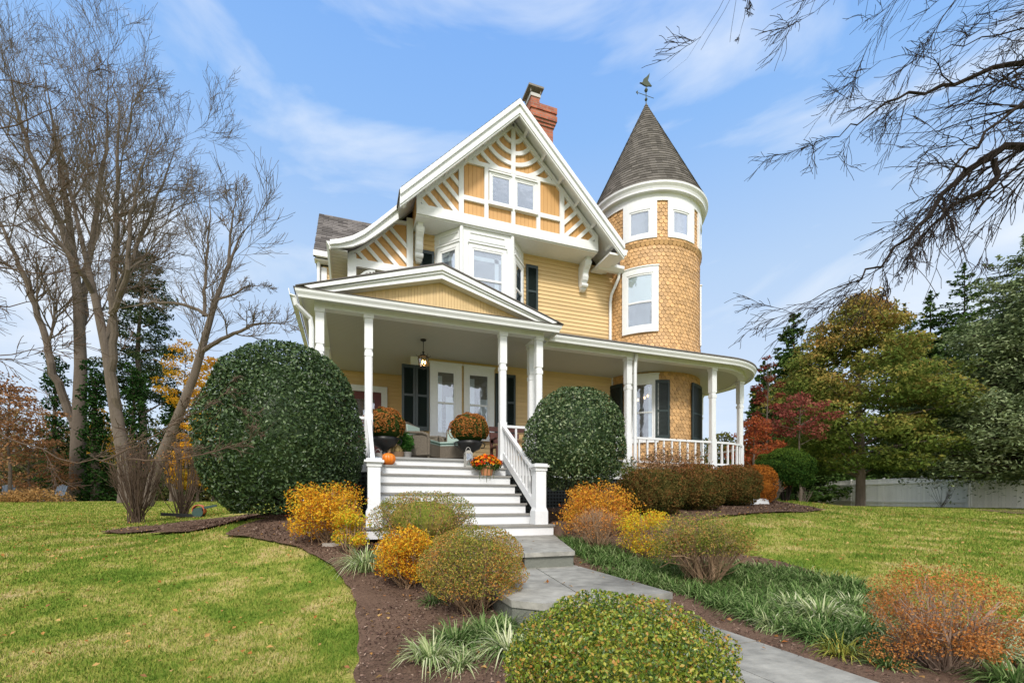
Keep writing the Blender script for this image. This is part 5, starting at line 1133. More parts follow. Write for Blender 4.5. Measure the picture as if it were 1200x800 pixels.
for args in ((430, 672, .34, 320, VARI, 'pale variegated grass clump at the edge of the mulch below the yellow spirea', .011), (405, 632, .14, 60, VARI, 'tiny pale tuft beside the flat stone'),
    (598, 772, .24, 240, VARI, V_+'between the tan bush and the nearest boxwood', .010), (505, 778, .22, 220, VARI, 'yellowish strap-leaved clump at the left end of the front left patch', .009),
    (535, 764, .24, 260, LIRI, 'dark green strap-leaved clump just right of the yellowish one in the front left patch', .009, 'lilyturf', None), (568, 752, .24, 280, LIRI, 'dark green strap-leaved clump in the middle of the front left patch', .009, 'lilyturf', None),
    (592, 742, .20, 220, LIRI, 'dark green clump under the right side of the tan bush', .009, 'lilyturf', None), (540, 786, .16, 130, VARI, 'short pale tuft at the front of the front left patch', .008),
    (505, 712, .15, 120, LIRI, 'small dark green tuft below the yellow front shrub', .008, 'lilyturf', None), (640, 655, .10, 40, LIRI, 'little green tuft beside the landing edge', .008, 'lilyturf', None),
    (930, 722, .22, 320, VARI, V_+'at the left end of the pale patch in the right bank', .011), (962, 735, .26, 420, VARI, 'largest pale variegated clump, in the middle of the right bank', .012), (1000, 722, .22, 320, VARI, V_+'behind the largest pale clump on the lawn side', .011),
    (1020, 745, .20, 260, VARI, V_+'touching the left side of the rust shrub', .010), (905, 742, .18, 200, VARI, 'smaller pale clump on the walk side of the right bank', .009),
    (985, 775, .17, 150, leafmat('yellowing_strap_leaf', [(.12, .16, .03), (.32, .32, .06), (.48, .40, .10)], .5, .2, .2), 'yellowing strap-leaved clump near the walk below the rust shrub', .008, 'lilyturf', None),
    (1040, 790, .15, 150, LIRI, 'dark green tuft in front of the rust shrub stems', .008, 'lilyturf', None), (1160, 782, .26, 320, VARI, V_+'to the right of the rust shrub', .010), (1190, 815, .22, 300, LIRI, 'dark green strap-leaved clump in the lower right corner', .009, 'lilyturf', None),
    (1180, 755, .24, 300, VARI, V_+'at the right edge of the picture', .010), (1140, 750, .18, 180, LIRI, 'dark green clump behind the rust shrub on the right', .009, 'lilyturf', None)): clump(*args)
# flat stone and yard bits
x, y, z = G(392, 642); mb = MB(); mb.prism([(x-.13, y-.05), (x-.02, y-.09), (x+.13, y-.04), (x+.12, y+.05), (x-.02, y+.08), (x-.12, y+.04)], z-.02, z+.05, 'xy'); tag(mb.build('stone', mat('pale_stone', (.34, .30, .26), .9, var=.2, bump=.4), loc=(x, y, z)), 'flat pale stone in the mulch in front of the yellow spirea', 'stone')

# ------------------------------------------------------------------ white board fence beyond the right lawn
FENCE = mat('weathered_white_fence', (.80, .78, .73), .8, bump=.2, var=.10, vscale=1.5, rnd=.07)
def fence(A, B, h, label, bw=.14):
    A, B = np.array(A), np.array(B); L_ = np.linalg.norm(B-A); d = (B-A)/L_; n = np.array((-d[1], d[0])); t = thing('board_fence', label, 'fence', (*A, h1(*A)), 'white board fences beyond the lawn')
    mb = MB(); k = int(L_/bw)
    for i in range(k):
        p, q = A+d*(i*bw+.006), A+d*((i+1)*bw-.006); z = h1(*p); c = (p+q)/2; hh = h+random.uniform(-.01, .01)
        V = [(*(e+n*o), zz) for zz in (z-.05, z+hh) for o in (-.012, .012) for e in (p, q)]; mb.add(V, [(0, 2, 3, 1), (4, 5, 7, 6), (0, 1, 5, 4), (2, 6, 7, 3), (0, 4, 6, 2), (1, 3, 7, 5)])
    part('boards', mb, FENCE, t)
    for zz in (.35, h-.3): mb = MB(); mb.bar((*(A+n*.05), h1(*A)+zz), (*(B+n*.05), h1(*B)+zz), .05, .09); part('rail', mb, FENCE, t)
    for i in range(int(L_/2.4)+1): p = A+d*min(L_, i*2.4); z = h1(*p); mb = MB(); mb.box(p[0]-.05, p[0]+.05, p[1]-.05, p[1]+.05, z-.1, z+h+.08); part('post', mb, FENCE, t)
fa = P(1134, 590, 25); fb = P(928, 590, 37.5); fence(fa[:2], fb[:2], 1.82, 'white vertical board fence running back behind the autumn tree')
fc = P(1137, 590, 25.3); fd = P(1330, 590, 22.5); fence(fc[:2], fd[:2], 1.58, 'lower white board fence at the right edge below the blue-green spruce')

# ------------------------------------------------------------------ TREES
def rot_dir(d, ang, rg):
    a = np.cross(d, rg.normal(0, 1, 3)); a /= np.linalg.norm(a)+1e-9; return d*math.cos(ang)+a*math.sin(ang)
def twigs(mb, p, d, L_, r, lev, rg, cfg):
    n = 4; pts = [p]; q = p.copy(); dd = d.copy()
    for i in range(n):
        dd = dd+rg.normal(0, cfg['wob'], 3)+np.array(cfg['trop'])*.25; dd /= np.linalg.norm(dd); q = q+dd*L_/n; pts.append(q.copy())
    pts = np.array(pts); re = max(cfg['rmin'], r*.45); mb.tube(pts, np.linspace(max(r, cfg['rmin']), re, n+1), 5 if r > .03 else (4 if lev > 1 else 3), cap=False)
    if lev <= 0: return
    k = cfg['kids']
    for i in range(k):
        s = (i+rg.uniform(.3, 1.2))/k*.85+.12; s = min(s, .98); j = min(n-1, int(s*n)); b = pts[j]+(pts[j+1]-pts[j])*(s*n-j); cd = rot_dir((pts[j+1]-pts[j])/np.linalg.norm(pts[j+1]-pts[j]), math.radians(rg.uniform(*cfg['ang'])), rg)
        twigs(mb, b, cd, L_*rg.uniform(*cfg['len']), re+(r-re)*(1-s)*.5, lev-1, rg, cfg)
def limb(mb, pts, r0, r1, rg, cfg, lev, nk, start=.15, klen=.3, tube=True, n=8):
    pts = np.array(pts, float); m = len(pts); seg = np.linalg.norm(np.diff(pts, axis=0), axis=1); cum = np.concatenate([[0], np.cumsum(seg)]); T_ = cum[-1]; ss = np.linspace(0, T_, max(6, m*4))
    def cr(s):      # smooth interpolation
        return np.array([np.interp(s, cum, pts[:, k]) for k in range(3)])
    P_ = np.array([(cr(max(0, s-T_*.03))+cr(s)*2+cr(min(T_, s+T_*.03)))/4 for s in ss]); P_ += rg.normal(0, T_*.003, P_.shape); rr = np.linspace(r0, r1, len(P_)); rr = rr*np.clip(1.15-np.linspace(0, 1, len(P_))**3, .15, 1)
    mb.tube(P_, rr, n, cap=False)
    for i in range(nk):
        s = start+(1-start)*(i+rg.uniform())/nk; j = min(len(P_)-2, int(s*(len(P_)-1))); d = P_[j+1]-P_[j]; d /= np.linalg.norm(d); cd = rot_dir(d, math.radians(rg.uniform(*cfg['ang'])), rg)
        twigs(mb, P_[j], cd, T_*klen*rg.uniform(.6, 1.1)*(1.15-s*cfg.get('tip', .78)), max(cfg['rmin'], rr[j]*.42), lev, rg, cfg)
def pts(*a): return [P(*q) for q in a]
UP = dict(tip=.45, wob=.10, trop=(0, 0, .35), kids=5, ang=(20, 48), len=(.44, .70), rmin=.0065)
# three big leafless trees beyond the left lawn
def bare_tree(label, base, limbs, trunk_r, rg, cfg, lev=3, m=BARK, group=None, base_flare=1.5):
    x, y = base[:2]; g = h1(x, y); t = thing('bare_tree', label, 'tree', (x, y, g), group)
    tr = MB(); l0 = limbs[0]; pl = np.array(l0[0]); pl[0] = (x, y, g-.3); seg = np.linspace(0, len(pl)-1, 4*len(pl)); Q = np.array([[np.interp(s, range(len(pl)), pl[:, k]) for k in range(3)] for s in seg]); rr = np.linspace(l0[1], l0[2], len(Q))*np.clip(1.15-np.linspace(0, 1, len(Q))**3, .15, 1); rr[0] *= base_flare; rr[1] *= 1+(base_flare-1)*.4
    tr.tube(Q, rr, 14); part('trunk', tr, m, t, smooth=True)
    b = MB(); limb(b, pl, l0[1]*.3, l0[2], rg, cfg, lev, l0[3], l0[4], l0[5])
    for lp in limbs[1:]: limb(b, lp[0], lp[1], lp[2], rg, cfg, lev, lp[3], lp[4], lp[5])
    part('branches', b, m, t); return t
rg = np.random.RandomState(31)
bA = P(91, 587, 31)
bare_tree('tallest straight-trunked leafless tree at the far left lawn edge', bA, [
    (pts((91, 587, 31), (92, 520, 31), (95, 430, 31), (92, 350, 31), (80, 250, 31.5), (65, 160, 32), (50, 70, 32)), .48, .07, 15, .35, .26),
    (pts((90, 505, 31), (75, 470, 30.5), (62, 430, 30), (52, 385, 30), (30, 330, 29.5), (5, 270, 29), (-30, 200, 29)), .28, .06, 12, .3, .26),
    (pts((94, 400, 31), (100, 340, 32), (112, 260, 33), (125, 170, 33), (128, 80, 34)), .26, .05, 12, .2, .28),
    (pts((88, 320, 31), (70, 260, 30), (40, 190, 29), (18, 120, 29), (5, 60, 29)), .2, .05, 10, .2, .28)], .5, rg, UP, 3)
bB = P(150, 598, 23)
bare_tree('leafless tree with a crooked trunk in the middle of the left group', bB, [
    (pts((150, 598, 23), (146, 540, 23), (134, 470, 23), (125, 410, 23), (112, 350, 23), (98, 290, 23.3), (80, 210, 24), (62, 130, 24)), .33, .05, 14, .42, .27),
    (pts((138, 480, 23), (133, 420, 22.5), (133, 360, 22), (136, 290, 22), (138, 220, 22), (142, 150, 22), (128, 70, 22)), .20, .04, 13, .25, .27),
    (pts((124, 400, 23), (140, 350, 23.5), (160, 290, 24), (185, 230, 24), (205, 180, 24), (215, 150, 24)), .15, .03, 11, .3, .28),
    (pts((132, 370, 22), (150, 320, 21), (152, 260, 21), (165, 200, 21), (190, 140, 21)), .13, .03, 8, .3, .26),
    (pts((110, 345, 23), (90, 310, 22), (50, 260, 21.5), (25, 200, 21)), .12, .03, 8, .3, .26)], .36, rg, UP, 3)
bC = P(168, 600, 18)
bare_tree('leafless tree leaning right towards the house', bC, [
    (pts((168, 600, 18), (185, 545, 18), (208, 490, 18), (228, 440, 18), (242, 390, 18), (252, 355, 18), (268, 312, 18), (282, 275, 18), (302, 255, 18)), .21, .035, 12, .5, .2),
    (pts((236, 412, 18), (265, 395, 17.6), (298, 380, 17.4), (345, 377, 17.2)), .09, .02, 9, .3, .3),
    (pts((240, 372, 18), (240, 330, 18.4), (243, 290, 18.6), (247, 250, 18.8), (245, 215, 19)), .07, .02, 8, .2, .3),
    (pts((252, 352, 18), (275, 345, 18), (290, 335, 18), (312, 335, 18)), .05, .015, 6, .2, .3),
    (pts((268, 310, 18), (270, 275, 18), (275, 240, 18), (280, 222, 18)), .06, .015, 6, .2, .3),
    (pts((245, 370, 18), (215, 356, 18.3), (180, 354, 18.6), (140, 362, 19), (120, 372, 19)), .07, .02, 6, .2, .2)], .21, rg, dict(UP, kids=6, rmin=.007), 2)
# near trees whose branches hang into the picture
DR = dict(wob=.11, trop=(-.30, -.05, -.34), kids=5, ang=(12, 40), len=(.45, .78), rmin=.0030)
x, y, _ = P(1560, 590, 5.6); g = h1(x, y); t = thing('overhanging_tree', 'bare dark branches of a near tree reaching in from the upper right', 'tree', (x, y, g))
tr = MB(); q = P(1560, 590, 5.6); tk = [(x, y, g-.3), (x-.1, y, 1.5), (x-.25, y+.1, 3.2), (x-.5, y+.1, 5), (x-.6, y, 7.5)]; limb(tr, tk, .26, .12, rg, DR, 0, 0, n=12); part('trunk', tr, BARK2, t)
b = MB(); J1, J2 = np.array(tk[2]), np.array(tk[3])
limbs_ = [([J1, P(1330, 120, 5.6), P(1200, 168, 5.5), P(1160, 185, 5.5), P(1128, 203, 5.5), P(1100, 235, 5.4), P(1078, 262, 5.3), P(1048, 292, 5.3), P(1010, 325, 5.2), P(950, 352, 5.2), P(888, 374, 5.2)], .085, .006, 17),
    ([J2, P(1330, 20, 5.8), P(1200, 72, 5.8), P(1170, 80, 5.8), P(1140, 92, 5.9), P(1100, 102, 6), P(1050, 114, 6), P(1010, 140, 6), P(965, 170, 6), P(905, 184, 6)], .065, .004, 13),
    ([J1, P(1320, 60, 5.2), P(1200, 118, 5.2), P(1170, 145, 5.2), P(1140, 175, 5.1), P(1110, 210, 5), P(1075, 248, 5), P(1045, 285, 5), P(1018, 335, 5), P(985, 372, 5)], .045, .004, 15),
    ([P(1163, 186, 5.5), P(1171, 208, 5.5), P(1150, 224, 5.5), P(1118, 240, 5.6), P(1088, 268, 5.6), P(1060, 305, 5.6), P(1035, 345, 5.6)], .030, .004, 12),
    ([J1, P(1300, 90, 4.8), P(1205, 190, 4.8), P(1182, 228, 4.8), P(1165, 262, 4.8), P(1153, 300, 4.8), P(1156, 335, 4.8)], .022, .003, 8),
    ([J2, P(1250, -80, 6.3), P(1135, -20, 6.3), P(1090, 42, 6.3), P(1066, 92, 6.2), P(1050, 145, 6.2)], .03, .004, 10),
    ([J2, P(1230, -120, 6.6), P(1070, -40, 6.6), P(1045, 10, 6.6), P(1015, 55, 6.6), P(985, 92, 6.6)], .03, .004, 10),
    ([J2, P(1200, -160, 6), P(1020, -60, 6), P(968, 10, 6), P(930, 22, 6), (P(905, 55, 6)), P(893, 78, 6)], .028, .003, 10),
    ([J2, P(1150, -260, 6), P(960, -140, 6), P(860, -30, 6), P(838, 28, 6), P(805, 70, 6), P(764, 94, 6)], .03, .003, 7),
    ([P(905, -85, 6), P(880, -20, 6), P(873, 15, 6), P(866, 50, 6)], .012, .003, 4),
    ([J2, P(1280, 0, 5.4), P(1200, 36, 5.4), P(1150, 44, 5.4), P(1105, 60, 5.3), P(1060, 62, 5.3), P(1010, 80, 5.3)], .025, .003, 12)]
for k, (pl, r0, r1, nk) in enumerate(limbs_): limb(b, pl, r0, r1, rg, DR, 2, int(nk*1.25), .28 if len(pl) > 7 else .2, .18, n=7)
part('branches', b, BARK2, t)
UL = dict(wob=.14, trop=(.15, .0, .02), kids=5, ang=(20, 50), len=(.42, .7), rmin=.0030)
x, y, _ = P(-330, 590, 5.6); g = h1(x, y); t = thing('overhanging_tree', 'bare brown branches of a near tree reaching in from the left edge', 'tree', (x, y, g))
tr = MB(); tk = [(x, y, g-.3), (x, y, 2), (x+.05, y, 4), (x+.1, y, 6), (x+.1, y, 8)]; limb(tr, tk, .22, .10, rg, UL, 0, 0, n=12); part('trunk', tr, BARK2, t)
b = MB(); J0, J1, J2 = np.array((x, y, 1.2)), np.array(tk[2]), np.array(tk[3])
for k, (pl, r0, r1, nk, kl) in enumerate([([J2, P(-120, 190, 5.6), P(0, 155, 5.5), P(38, 143, 5.5), P(62, 128, 5.5), P(84, 117, 5.5), P(95, 92, 5.5), P(110, 55, 5.5)], .03, .003, 9, .14),
    ([J2, P(-100, 80, 6), P(0, 94, 6), P(30, 97, 6), P(75, 112, 6), P(130, 132, 6)], .018, .003, 7, .12), ([J1, P(-100, 320, 5.2), P(0, 265, 5.2), P(40, 262, 5.2), P(75, 232, 5.2), P(115, 190, 5.2)], .026, .003, 12, .16),
    ([J1, P(-80, 250, 5), P(0, 238, 5), P(50, 215, 5), P(100, 232, 5), P(150, 245, 5)], .018, .003, 10, .15), ([J1, P(-90, 330, 6), P(0, 310, 6), P(60, 325, 6), P(120, 300, 6), P(185, 320, 6), P(215, 300, 6)], .018, .003, 10, .14),
    ([J1, P(-90, 370, 5.6), P(0, 360, 5.6), P(50, 350, 5.6), P(110, 355, 5.6), P(160, 330, 5.6)], .016, .003, 10, .14),
    ([J0, P(-90, 420, 4.8), P(0, 414, 4.8), P(55, 413, 4.8), P(105, 424, 4.8), P(150, 418, 4.8), P(190, 398, 4.8)], .016, .0035, 8, .12), ([J0, P(-60, 470, 5), P(0, 512, 5), P(45, 523, 5), P(98, 541, 5), P(150, 538, 5), P(190, 520, 4.9), P(240, 498, 4.9), P(290, 462, 4.9)], .018, .0035, 10, .10),
    ([P(120, 541, 5), P(165, 520, 5.1), P(215, 490, 5.1), P(250, 475, 5.1), P(275, 440, 5.1)], .010, .003, 7, .2), ([P(150, 538, 5), P(200, 540, 4.8), P(255, 528, 4.8), P(300, 512, 4.8), P(330, 490, 4.8)], .009, .003, 6, .15)]):
    limb(b, pl, r0, r1, rg, UL, 2, nk, .25, kl, n=6)
part('branches', b, BARKR, t)

def crown_tree(name, label, px, Z, ybase, crown, m, n, size, rg, trunk_r, barkm=BARK, env=None, clusters=60, flat=.45, trunk_top=.8, cat='tree', group=None, csize=.3, asp=.55, limbs=14, rmap=None, zg=None):
    """crown=(halfwidth_px, y_top, y_bottom)"""
    x, y, _ = P(px, 590, Z); g = h1(x, y) if zg is None else zg; w_, yt, yb = crown; R = S(w_, Z); z1 = EYE+(590-yt)/533*Z; z0 = EYE+(590-yb)/533*Z; Hh = z1-z0
    t = thing(name, label, cat, (x, y, g), group); tr = MB(); hh = z0+Hh*trunk_top-g
    tr.tube([(x, y, g-.3), (x, y, g+.15), (x+.02*hh*.1, y, g+hh*.3), (x-.02*hh, y, g+hh*.6), (x, y, g+hh)], [trunk_r*1.5, trunk_r*1.05, trunk_r*.9, trunk_r*.6, trunk_r*.15], 10); cs = []
    env = env or (lambda f: math.sin(math.pi*(.12+.88*f)**.8)**.6)
    for i in range(clusters):
        f = ((i+.5)/clusters); e = env(f); a = i*2.399+rg.uniform(-.4, .4); rr = R*e*rg.uniform(.35, .92) if i % 3 else R*e*rg.uniform(.78, 1.0); cs.append((x+rr*math.cos(a), y+rr*math.sin(a), z0+Hh*f+rg.uniform(-.02, .02)*Hh, R*csize*(.55+.6*e)*rg.uniform(.75, 1.25)))
    for i in range(0, clusters, max(1, clusters//limbs)):
        c = cs[i]; b_ = np.array((x, y, max(g+hh*.15, min(g+hh*.95, c[2]-abs(c[0]-x)*.4-Hh*.03)))); e = np.array(c[:3]); tr.tube([b_, b_*.5+e*.5+np.array((0, 0, Hh*.01)), e], [trunk_r*.3, trunk_r*.2, trunk_r*.06], 5, cap=False)
    part('trunk', tr, barkm, t); mb = MB(); tot = sum(c[3]**2 for c in cs)
    for c in cs:
        k = max(20, int(n*c[3]**2/tot)); d = unit(rg, k); rr = rg.uniform(.35, 1, k)**.6; p = np.array(c[:3])+d*np.array((c[3], c[3], c[3]*flat))*(rr*shrubform(d, int(c[3]*1e4) % 99, .22, 3))[:, None]; nn = d*.5+np.array((0, 0, .6)); V, F = leafquads(p, nn, size, rg, asp, .7); R_ = rg.uniform(0, 1, k)*.6+rg.uniform(0, .4)
        if rmap: R_ = np.clip(rmap(R_, d, (c[2]-z0)/Hh), 0, 1)
        mb.add(V, F, R_)
    part('crown', mb, m, t); return t
def conifer(name, label, px, Z, R_px, ytop, m, n, size, rg, whorls=26, drop=.15, ybot=None, barkm=BARK2, group=None, asp=.3, power=.85, fan=.30, trunk_r=.18, per=9):
    x, y, _ = P(px, 590, Z); g = h1(x, y); z1 = EYE+(590-ytop)/533*Z; R = S(R_px, Z); z0 = EYE+(590-ybot)/533*Z if ybot else g+.4
    t = thing(name, label, 'tree', (x, y, g), group); tr = MB(); tr.tube([(x, y, g-.3), (x, y, (g+z1)/2), (x, y, z1-.1)], [trunk_r*1.2, trunk_r*.6, .03], 8); mb = MB(); tot = 0; br = []
    for i in range(whorls):
        f = i/(whorls-1); rr = R*((1-f)**power)*1.0+.06*R*(1-f)+.03; z = z0+(z1-z0)*f
        for j in range(per if f < .8 else 6): br.append((z+rg.uniform(-.5, .5)*(z1-z0)/whorls, rr*rg.uniform(.72, 1.08), j*2*math.pi/per+rg.uniform(0, 6.3), f))
    tot = sum(b[1]**1.4 for b in br)
    for z, l, a, f in br:
        k = max(10, int(n*l**1.4/tot)); s = rg.uniform(0, 1, k)**.7; wd = rg.normal(0, 1, k)*l*fan*.38*(1.15-s)+0; dz = -drop*l*np.sin(s*2.2)+(.12*l*s**2)+ (.25*l if f > .85 else 0)*s; hang = -rg.exponential(.035*l+.02, k)
        ca, sa = math.cos(a), math.sin(a); p = np.stack([x+ca*l*s-sa*wd, y+sa*l*s+ca*wd, z+dz+hang], 1); nn = np.tile((ca*.2, sa*.2, 1.), (k, 1)); V, F = leafquads(p, nn, size, rg, asp, .55); mb.add(V, F, rg.uniform(0, 1, k)*.55+.3*s+rg.uniform(0, .15))
        tr.tube([(x, y, z), (x+ca*l*.5, y+sa*l*.5, z-drop*l*.8), (x+ca*l*.92, y+sa*l*.92, z-drop*l*.7)], [.02+.012*l, .012+.006*l, .008], 4, cap=False)
    part('trunk', tr, barkm, t); part('crown', mb, m, t); return t
rg = np.random.RandomState(77)
OAK = leafmat('olive_bronze_leaf', [(.05, .085, .018), (.10, .145, .030), (.18, .20, .045), (.30, .22, .06), (.42, .22, .07)], .6, .3, .45, .55)
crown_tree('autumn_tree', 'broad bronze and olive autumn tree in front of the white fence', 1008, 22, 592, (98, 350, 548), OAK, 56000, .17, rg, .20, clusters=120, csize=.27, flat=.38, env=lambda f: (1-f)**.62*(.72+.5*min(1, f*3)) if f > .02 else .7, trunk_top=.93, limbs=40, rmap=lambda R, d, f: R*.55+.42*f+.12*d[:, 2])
SPR = leafmat('blue_green_needle', [(.07, .10, .045), (.13, .18, .08), (.22, .27, .13), (.32, .36, .20)], .6, .15, .3, 1.0)
conifer('spruce', 'large blue-green spruce at the right edge over the fence', 1215, 20.5, 150, 268, SPR, 100000, .19, rg, 34, .16, 536, asp=.42, power=.62, fan=.62, per=13)
DKC = leafmat('dark_needle', [(.02, .045, .013), (.045, .085, .022), (.08, .135, .035), (.13, .18, .05)], .6, .15, .3, 1.0)
for px, Z, r, yt, lab in ((930, 33, 34, 368, 'dark green fir with a pointed top left of the autumn tree'), (1130, 36, 42, 312, 'tallest dark fir behind the autumn tree'), (1090, 37, 34, 345, 'dark fir between the autumn tree and the tallest fir'), (895, 37, 24, 425, 'small dark fir seen past the porch columns'), (962, 38, 30, 395, 'dark fir directly behind the left side of the autumn tree'), (1060, 40, 40, 360, 'dark fir hidden behind the top of the autumn tree'), (1175, 38, 40, 340, 'dark fir behind the blue-green spruce')):
    conifer('fir', lab, px, Z, r*1.6, yt, DKC, 26000, .34, rg, 28, -.05, asp=.45, power=.62, fan=.7, group='firs beyond the fence')
REDL = leafmat('crimson_leaf', [(.12, .04, .03), (.20, .055, .045), (.30, .085, .07), (.24, .13, .07)], .5, .3, .3, 1)
crown_tree('red_leaved_tree', 'small crimson-leaved tree between the porch and the autumn tree', 938, 19.5, 590, (32, 460, 512), REDL, 2000, .13, rg, .05, clusters=26, csize=.30, flat=.45, limbs=14)
crown_tree('red_leaved_tree', 'thin reddish tree with sparse leaves just right of the porch roof', 900, 21, 590, (26, 420, 570), leafmat('sparse_red_leaf', [(.06, .04, .02), (.16, .04, .03), (.24, .06, .04), (.10, .09, .03)], .5, .3, .4, 1), 2800, .13, rg, .06, clusters=34, csize=.28, limbs=30)
crown_tree('orange_shrub', 'orange-red shrub seen through the curved porch railing', 884, 19, 590, (30, 487, 575), leafmat('burning_orange_leaf', [(.14, .035, .02), (.28, .06, .03), (.38, .12, .04), (.22, .05, .03)], .5, .3, .4, 1), 6000, .11, rg, .08, clusters=30, csize=.38, cat='shrub')
crown_tree('olive_shrub', 'olive green shrub behind the porch columns', 845, 22, 590, (34, 510, 585), leafmat('olive_bush_leaf', [(.06, .08, .02), (.14, .14, .03), (.20, .16, .04)], .5, .3, .4, 1), 6000, .14, rg, .08, clusters=30, csize=.38, cat='shrub')
# left background
PINE = leafmat('pine_needle', [(.018, .034, .016), (.035, .060, .025), (.06, .090, .036), (.09, .115, .05)], .6, .15, .3, .8)
crown_tree('pine_tree', 'tall soft green pine behind the leaning leafless tree', 168, 36, 590, (40, 298, 470), PINE, 15000, .30, rg, .28, clusters=60, csize=.40, flat=.28, asp=.3, trunk_top=.95, env=lambda f: (1-f)**.55*.95+.08)
IVY = leafmat('ivy_leaf', [(.010, .028, .008), (.022, .055, .014), (.045, .09, .022)], .5, .1, .3, 1)
for px, Z, w_, yt, yb, lab in ((112, 30, 15, 430, 590, 'ivy-covered trunk just right of the tallest leafless tree'), (66, 33, 14, 420, 590, 'ivy-covered trunk left of the tallest leafless tree'), (158, 32, 14, 430, 590, 'ivy-covered trunk below the tall pine'), (204, 30, 13, 455, 560, 'dark ivy column beside the leaning leafless tree')):
    crown_tree('ivy_clad_tree', lab, px, Z, 590, (w_, yt, yb), IVY, 5200, .22, rg, .25, clusters=26, csize=.75, flat=.9, env=lambda f: .42+.5*(1-f)**1.5, group='ivy-covered trunks left of the house')
YLF = leafmat('far_yellow_leaf', [(.22, .20, .03), (.55, .32, .03), (.75, .40, .03), (.50, .22, .03)], .5, .35, .35, .7)
for px, Z, w_, yt, yb, n, lab in ((232, 25, 32, 490, 575, 7000, 'bright yellow-leaved tree low behind the leaning trunk'), (250, 27, 34, 420, 510, 4200, 'sparse yellow-leaved tree rising above the large holly bush'), (218, 29, 28, 400, 480, 2000, 'thin orange-yellow foliage above the leaning trunk'), (118, 34, 22, 480, 550, 1200, 'small yellow-leaved tree between the two thick leafless trunks')):
    crown_tree('yellow_tree', lab, px, Z, 590, (w_, yt, yb), YLF, n, .17, rg, .07, clusters=34, csize=.30, limbs=30)
RST = leafmat('far_rust_leaf', [(.13, .09, .05), (.27, .13, .065), (.38, .19, .09), (.33, .23, .11)], .6, .3, .4, .7)
for px, Z, w_, yt, yb, n, lab in ((12, 26, 50, 448, 520, 3800, 'rust-brown leaved tree at the left edge'), (35, 28, 44, 515, 575, 3200, 'low rust and olive tree above the blue garden chairs'), (-40, 24, 60, 400, 540, 3200, 'rust-leaved tree cut by the left edge'), (70, 40, 30, 500, 560, 1800, 'small faded rust tree far behind the thick trunk')):
    crown_tree('rust_tree', lab, px, Z, 590, (w_, yt, yb), RST, n, .17, rg, .09, clusters=40, csize=.28, limbs=34, flat=.3)
BUSHD = leafmat('dark_understory_leaf', [(.03, .042, .016), (.06, .075, .026), (.11, .115, .04), (.19, .13, .05)], .6, .15, .4, .5)
mb = MB()
for i in range(110):      # a far-off wood that reads as one mass
    px = -120+465*((i*.618) % 1) if i < 60 else rg.uniform(830, 1400); Z = rg.uniform(41, 55); x, y, _ = P(px, 590, Z); g = h1(x, y); hh = rg.uniform(4.5, 11) if i < 60 else rg.uniform(4, 8); d = unit(rg, 520); p = np.array((x, y, g+hh*.45))+d*np.array((2.6, 2.6, hh*.55))*rg.uniform(.5, 1, (520, 1)); V, F = leafquads(p, d, .42, rg, .6, .8); mb.add(V, F, rg.uniform(0, 1, 520)*.6+rg.uniform(0, .4))
stuff(mb.build('distant_wood', BUSHD))
HZT = mat('far_twig_bark', (.22, .185, .17), .9)
mb = MB()
for i in range(46):
    px = rg.uniform(-140, 350) if i < 36 else rg.uniform(830, 1000); Z = rg.uniform(56, 75); x, y, _ = P(px, 590, Z); g = h1(x, y); hh = rg.uniform(6, 13) if i < 36 else rg.uniform(6, 10)
    limb(mb, [(x, y, g), (x+rg.uniform(-.5, .5), y, g+hh*.5), (x+rg.uniform(-1, 1), y, g+hh)], .2, .05, rg, dict(UP, kids=4, rmin=.03), 2, 9, .25, .35, n=4)
stuff(mb.build('distant_bare_trees', HZT))
for px, Z, w_, yt, lab in ((300, 26, 34, 520, 'dark green bush behind the large holly'), (262, 30, 34, 540, 'dark olive bush below the yellow trees'), (130, 33, 30, 548, 'dark bush between the leafless trunks'), (45, 34, 40, 545, 'dark olive bush behind the blue chairs'), (0, 33, 34, 540, 'dark bush at the far left edge'), (205, 33, 34, 552, 'dark bush behind the base of the leaning tree')):
    crown_tree('background_bush', lab, px, Z, 590, (w_, yt, 592), BUSHD, 5200, .22, rg, .1, clusters=26, csize=.45, cat='bush', flat=.8)
# vase-shaped leafless shrubs on the left lawn
vase(160, 9.7, 66, 505, 613, 'tall bare reddish-brown lilac with many upright stems on the left lawn', rg, nleaf=140, size=.04, nst=70, r0=.010, name='bare_lilac', bark=BARKR, top_only=1.2, sub=9, tw=(.2, .6))
vase(214, 11.0, 58, 500, 600, 'smaller bare lilac with a few leaves nearer the large holly', rg, leaf=RST, nleaf=420, size=.05, nst=42, r0=.010, name='bare_lilac', bark=BARKR, top_only=1.2, sub=9, tw=(.2, .6))
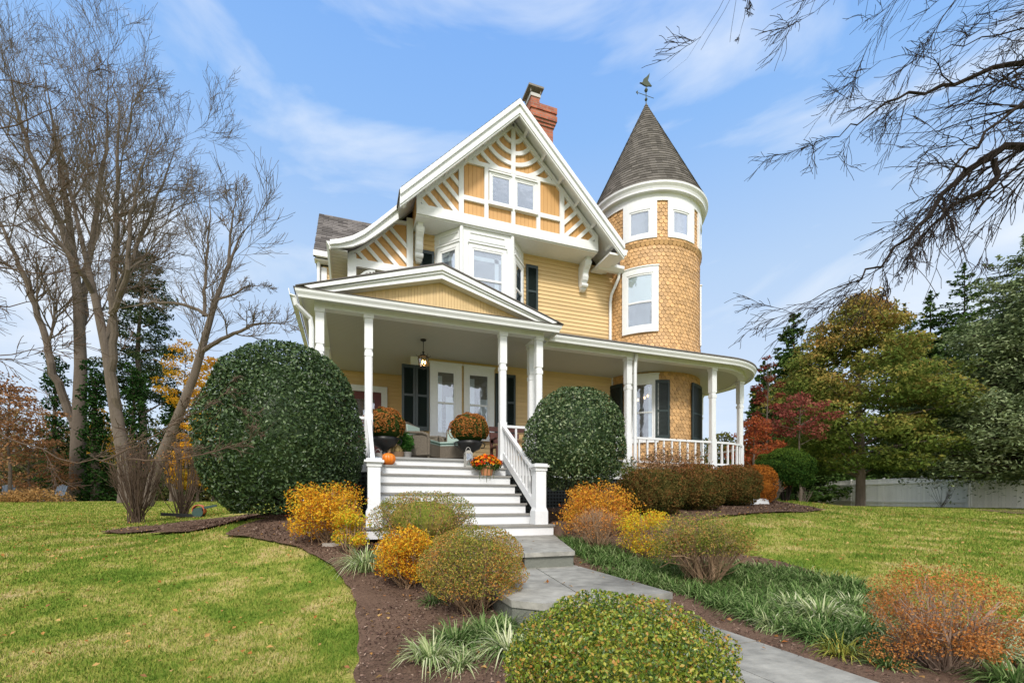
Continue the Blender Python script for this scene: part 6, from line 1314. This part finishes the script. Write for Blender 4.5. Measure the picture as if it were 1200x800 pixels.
# low rust groundcover shrubs and blue chairs at the far lawn edge
for px, Z, w_, yt, lab in ((20, 24, 22, 576, 'low tan shrub at the far left lawn edge'), (45, 24, 26, 574, 'low orange-tan shrub between the blue chairs')):
    crown_tree('low_shrub', lab, px, Z, 590, (w_, yt, 588), leafmat('tan_low_leaf', [(.20, .13, .05), (.40, .22, .08), (.45, .30, .12)], .6, .3, .3, 1), 1500, .12, rg, .04, clusters=14, csize=.45, cat='shrub')
BLUE = mat('slate_blue_paint', (.10, .13, .17), .6, var=.1)
def adirondack(px, Z, rz, label):
    x, y, _ = P(px, 590, Z); g = h1(x, y); t = thing('garden_chair', label, 'chair', (0, 0, 0), 'blue garden chairs on the far lawn')
    for k in range(5): mb = MB(); a = (k-2)*.11; mb.prism([(.26, .34), (.29, .34), (.55, 1.05-abs(k-2)*.05), (.52, 1.05-abs(k-2)*.05)], a-.05, a+.05, 'yz'); part('back_slat', mb, BLUE, t)
    mb = MB(); mb.prism([(-.35, .40), (.28, .30), (.28, .33), (-.35, .43)], -.27, .27, 'yz'); part('seat', mb, BLUE, t)
    for s in (-1, 1):
        mb = MB(); mb.box(s*.34-.06, s*.34+.06, -.42, .38, .60, .625); part('armrest', mb, BLUE, t)
        mb = MB(); mb.box(s*.32-.02, s*.32+.02, -.36, -.26, 0, .598); part('leg', mb, BLUE, t); mb = MB(); mb.bar((s*.30, -.3, .34), (s*.30, .5, .05), .03, .10); part('leg', mb, BLUE, t)
    t.location = (x, y, g); t.rotation_euler = (0, 0, rz)
adirondack(8, 26, .3, 'slate blue slatted garden chair cut by the left edge'); adirondack(65, 27, -.2, 'slate blue slatted garden chair left of the thickest trunk')
# garden hose cart lying on the lawn
x, y, z = G(222, 607); t = thing('hose_cart', 'dark green hose cart lying on the lawn beside the smaller lilac', 'hose cart', (x, y, z)); GRN = mat('dark_green_plastic', (.03, .07, .06), .5, var=.2)
mb = MB(); mb.bar((x-.55, y, z+.10), (x+.1, y, z+.06), .10, .07); part('handle', mb, BLACK, t)
mb = MB(); th = np.linspace(0, 2*math.pi, 17)[:-1]; mb.prism([(x+.2+.11*math.cos(a), z+.13+.11*math.sin(a)) for a in th], y-.14, y-.11, 'xz'); part('wheel', mb, GRN, t); mb = MB(); mb.prism([(x+.2+.11*math.cos(a), z+.13+.11*math.sin(a)) for a in th], y+.11, y+.14, 'xz'); part('wheel', mb, GRN, t)
mb = MB(); hel = np.linspace(0, 12*math.pi, 160); mb.tube(np.stack([x+.2+.12*np.cos(hel), y-.1+hel/hel[-1]*.2, z+.19+.12*np.sin(hel)], 1), .013, 5); part('hose', mb, mat('orange_hose', (.5, .12, .05), .5), t)
mb = MB(); mb.bar((x+.1, y, z+.2), (x+.55, y, z+.30), .16, .05); part('tray', mb, GRN, t)
# soap-white downspout splash by the hedge, sprinkler stake by the fence tree
x, y, z = G(884, 592); t = thing('splash_block', 'white plastic splash block under the rust-orange hedge bush', 'splash block', (x, y, z)); mb = MB(); mb.prism([(x-.35, z), (x+.35, z), (x+.32, z+.13), (x+.2, z+.17), (x-.25, z+.16)], y-.12, y+.12, 'xz'); part('block', mb, WHITE, t)
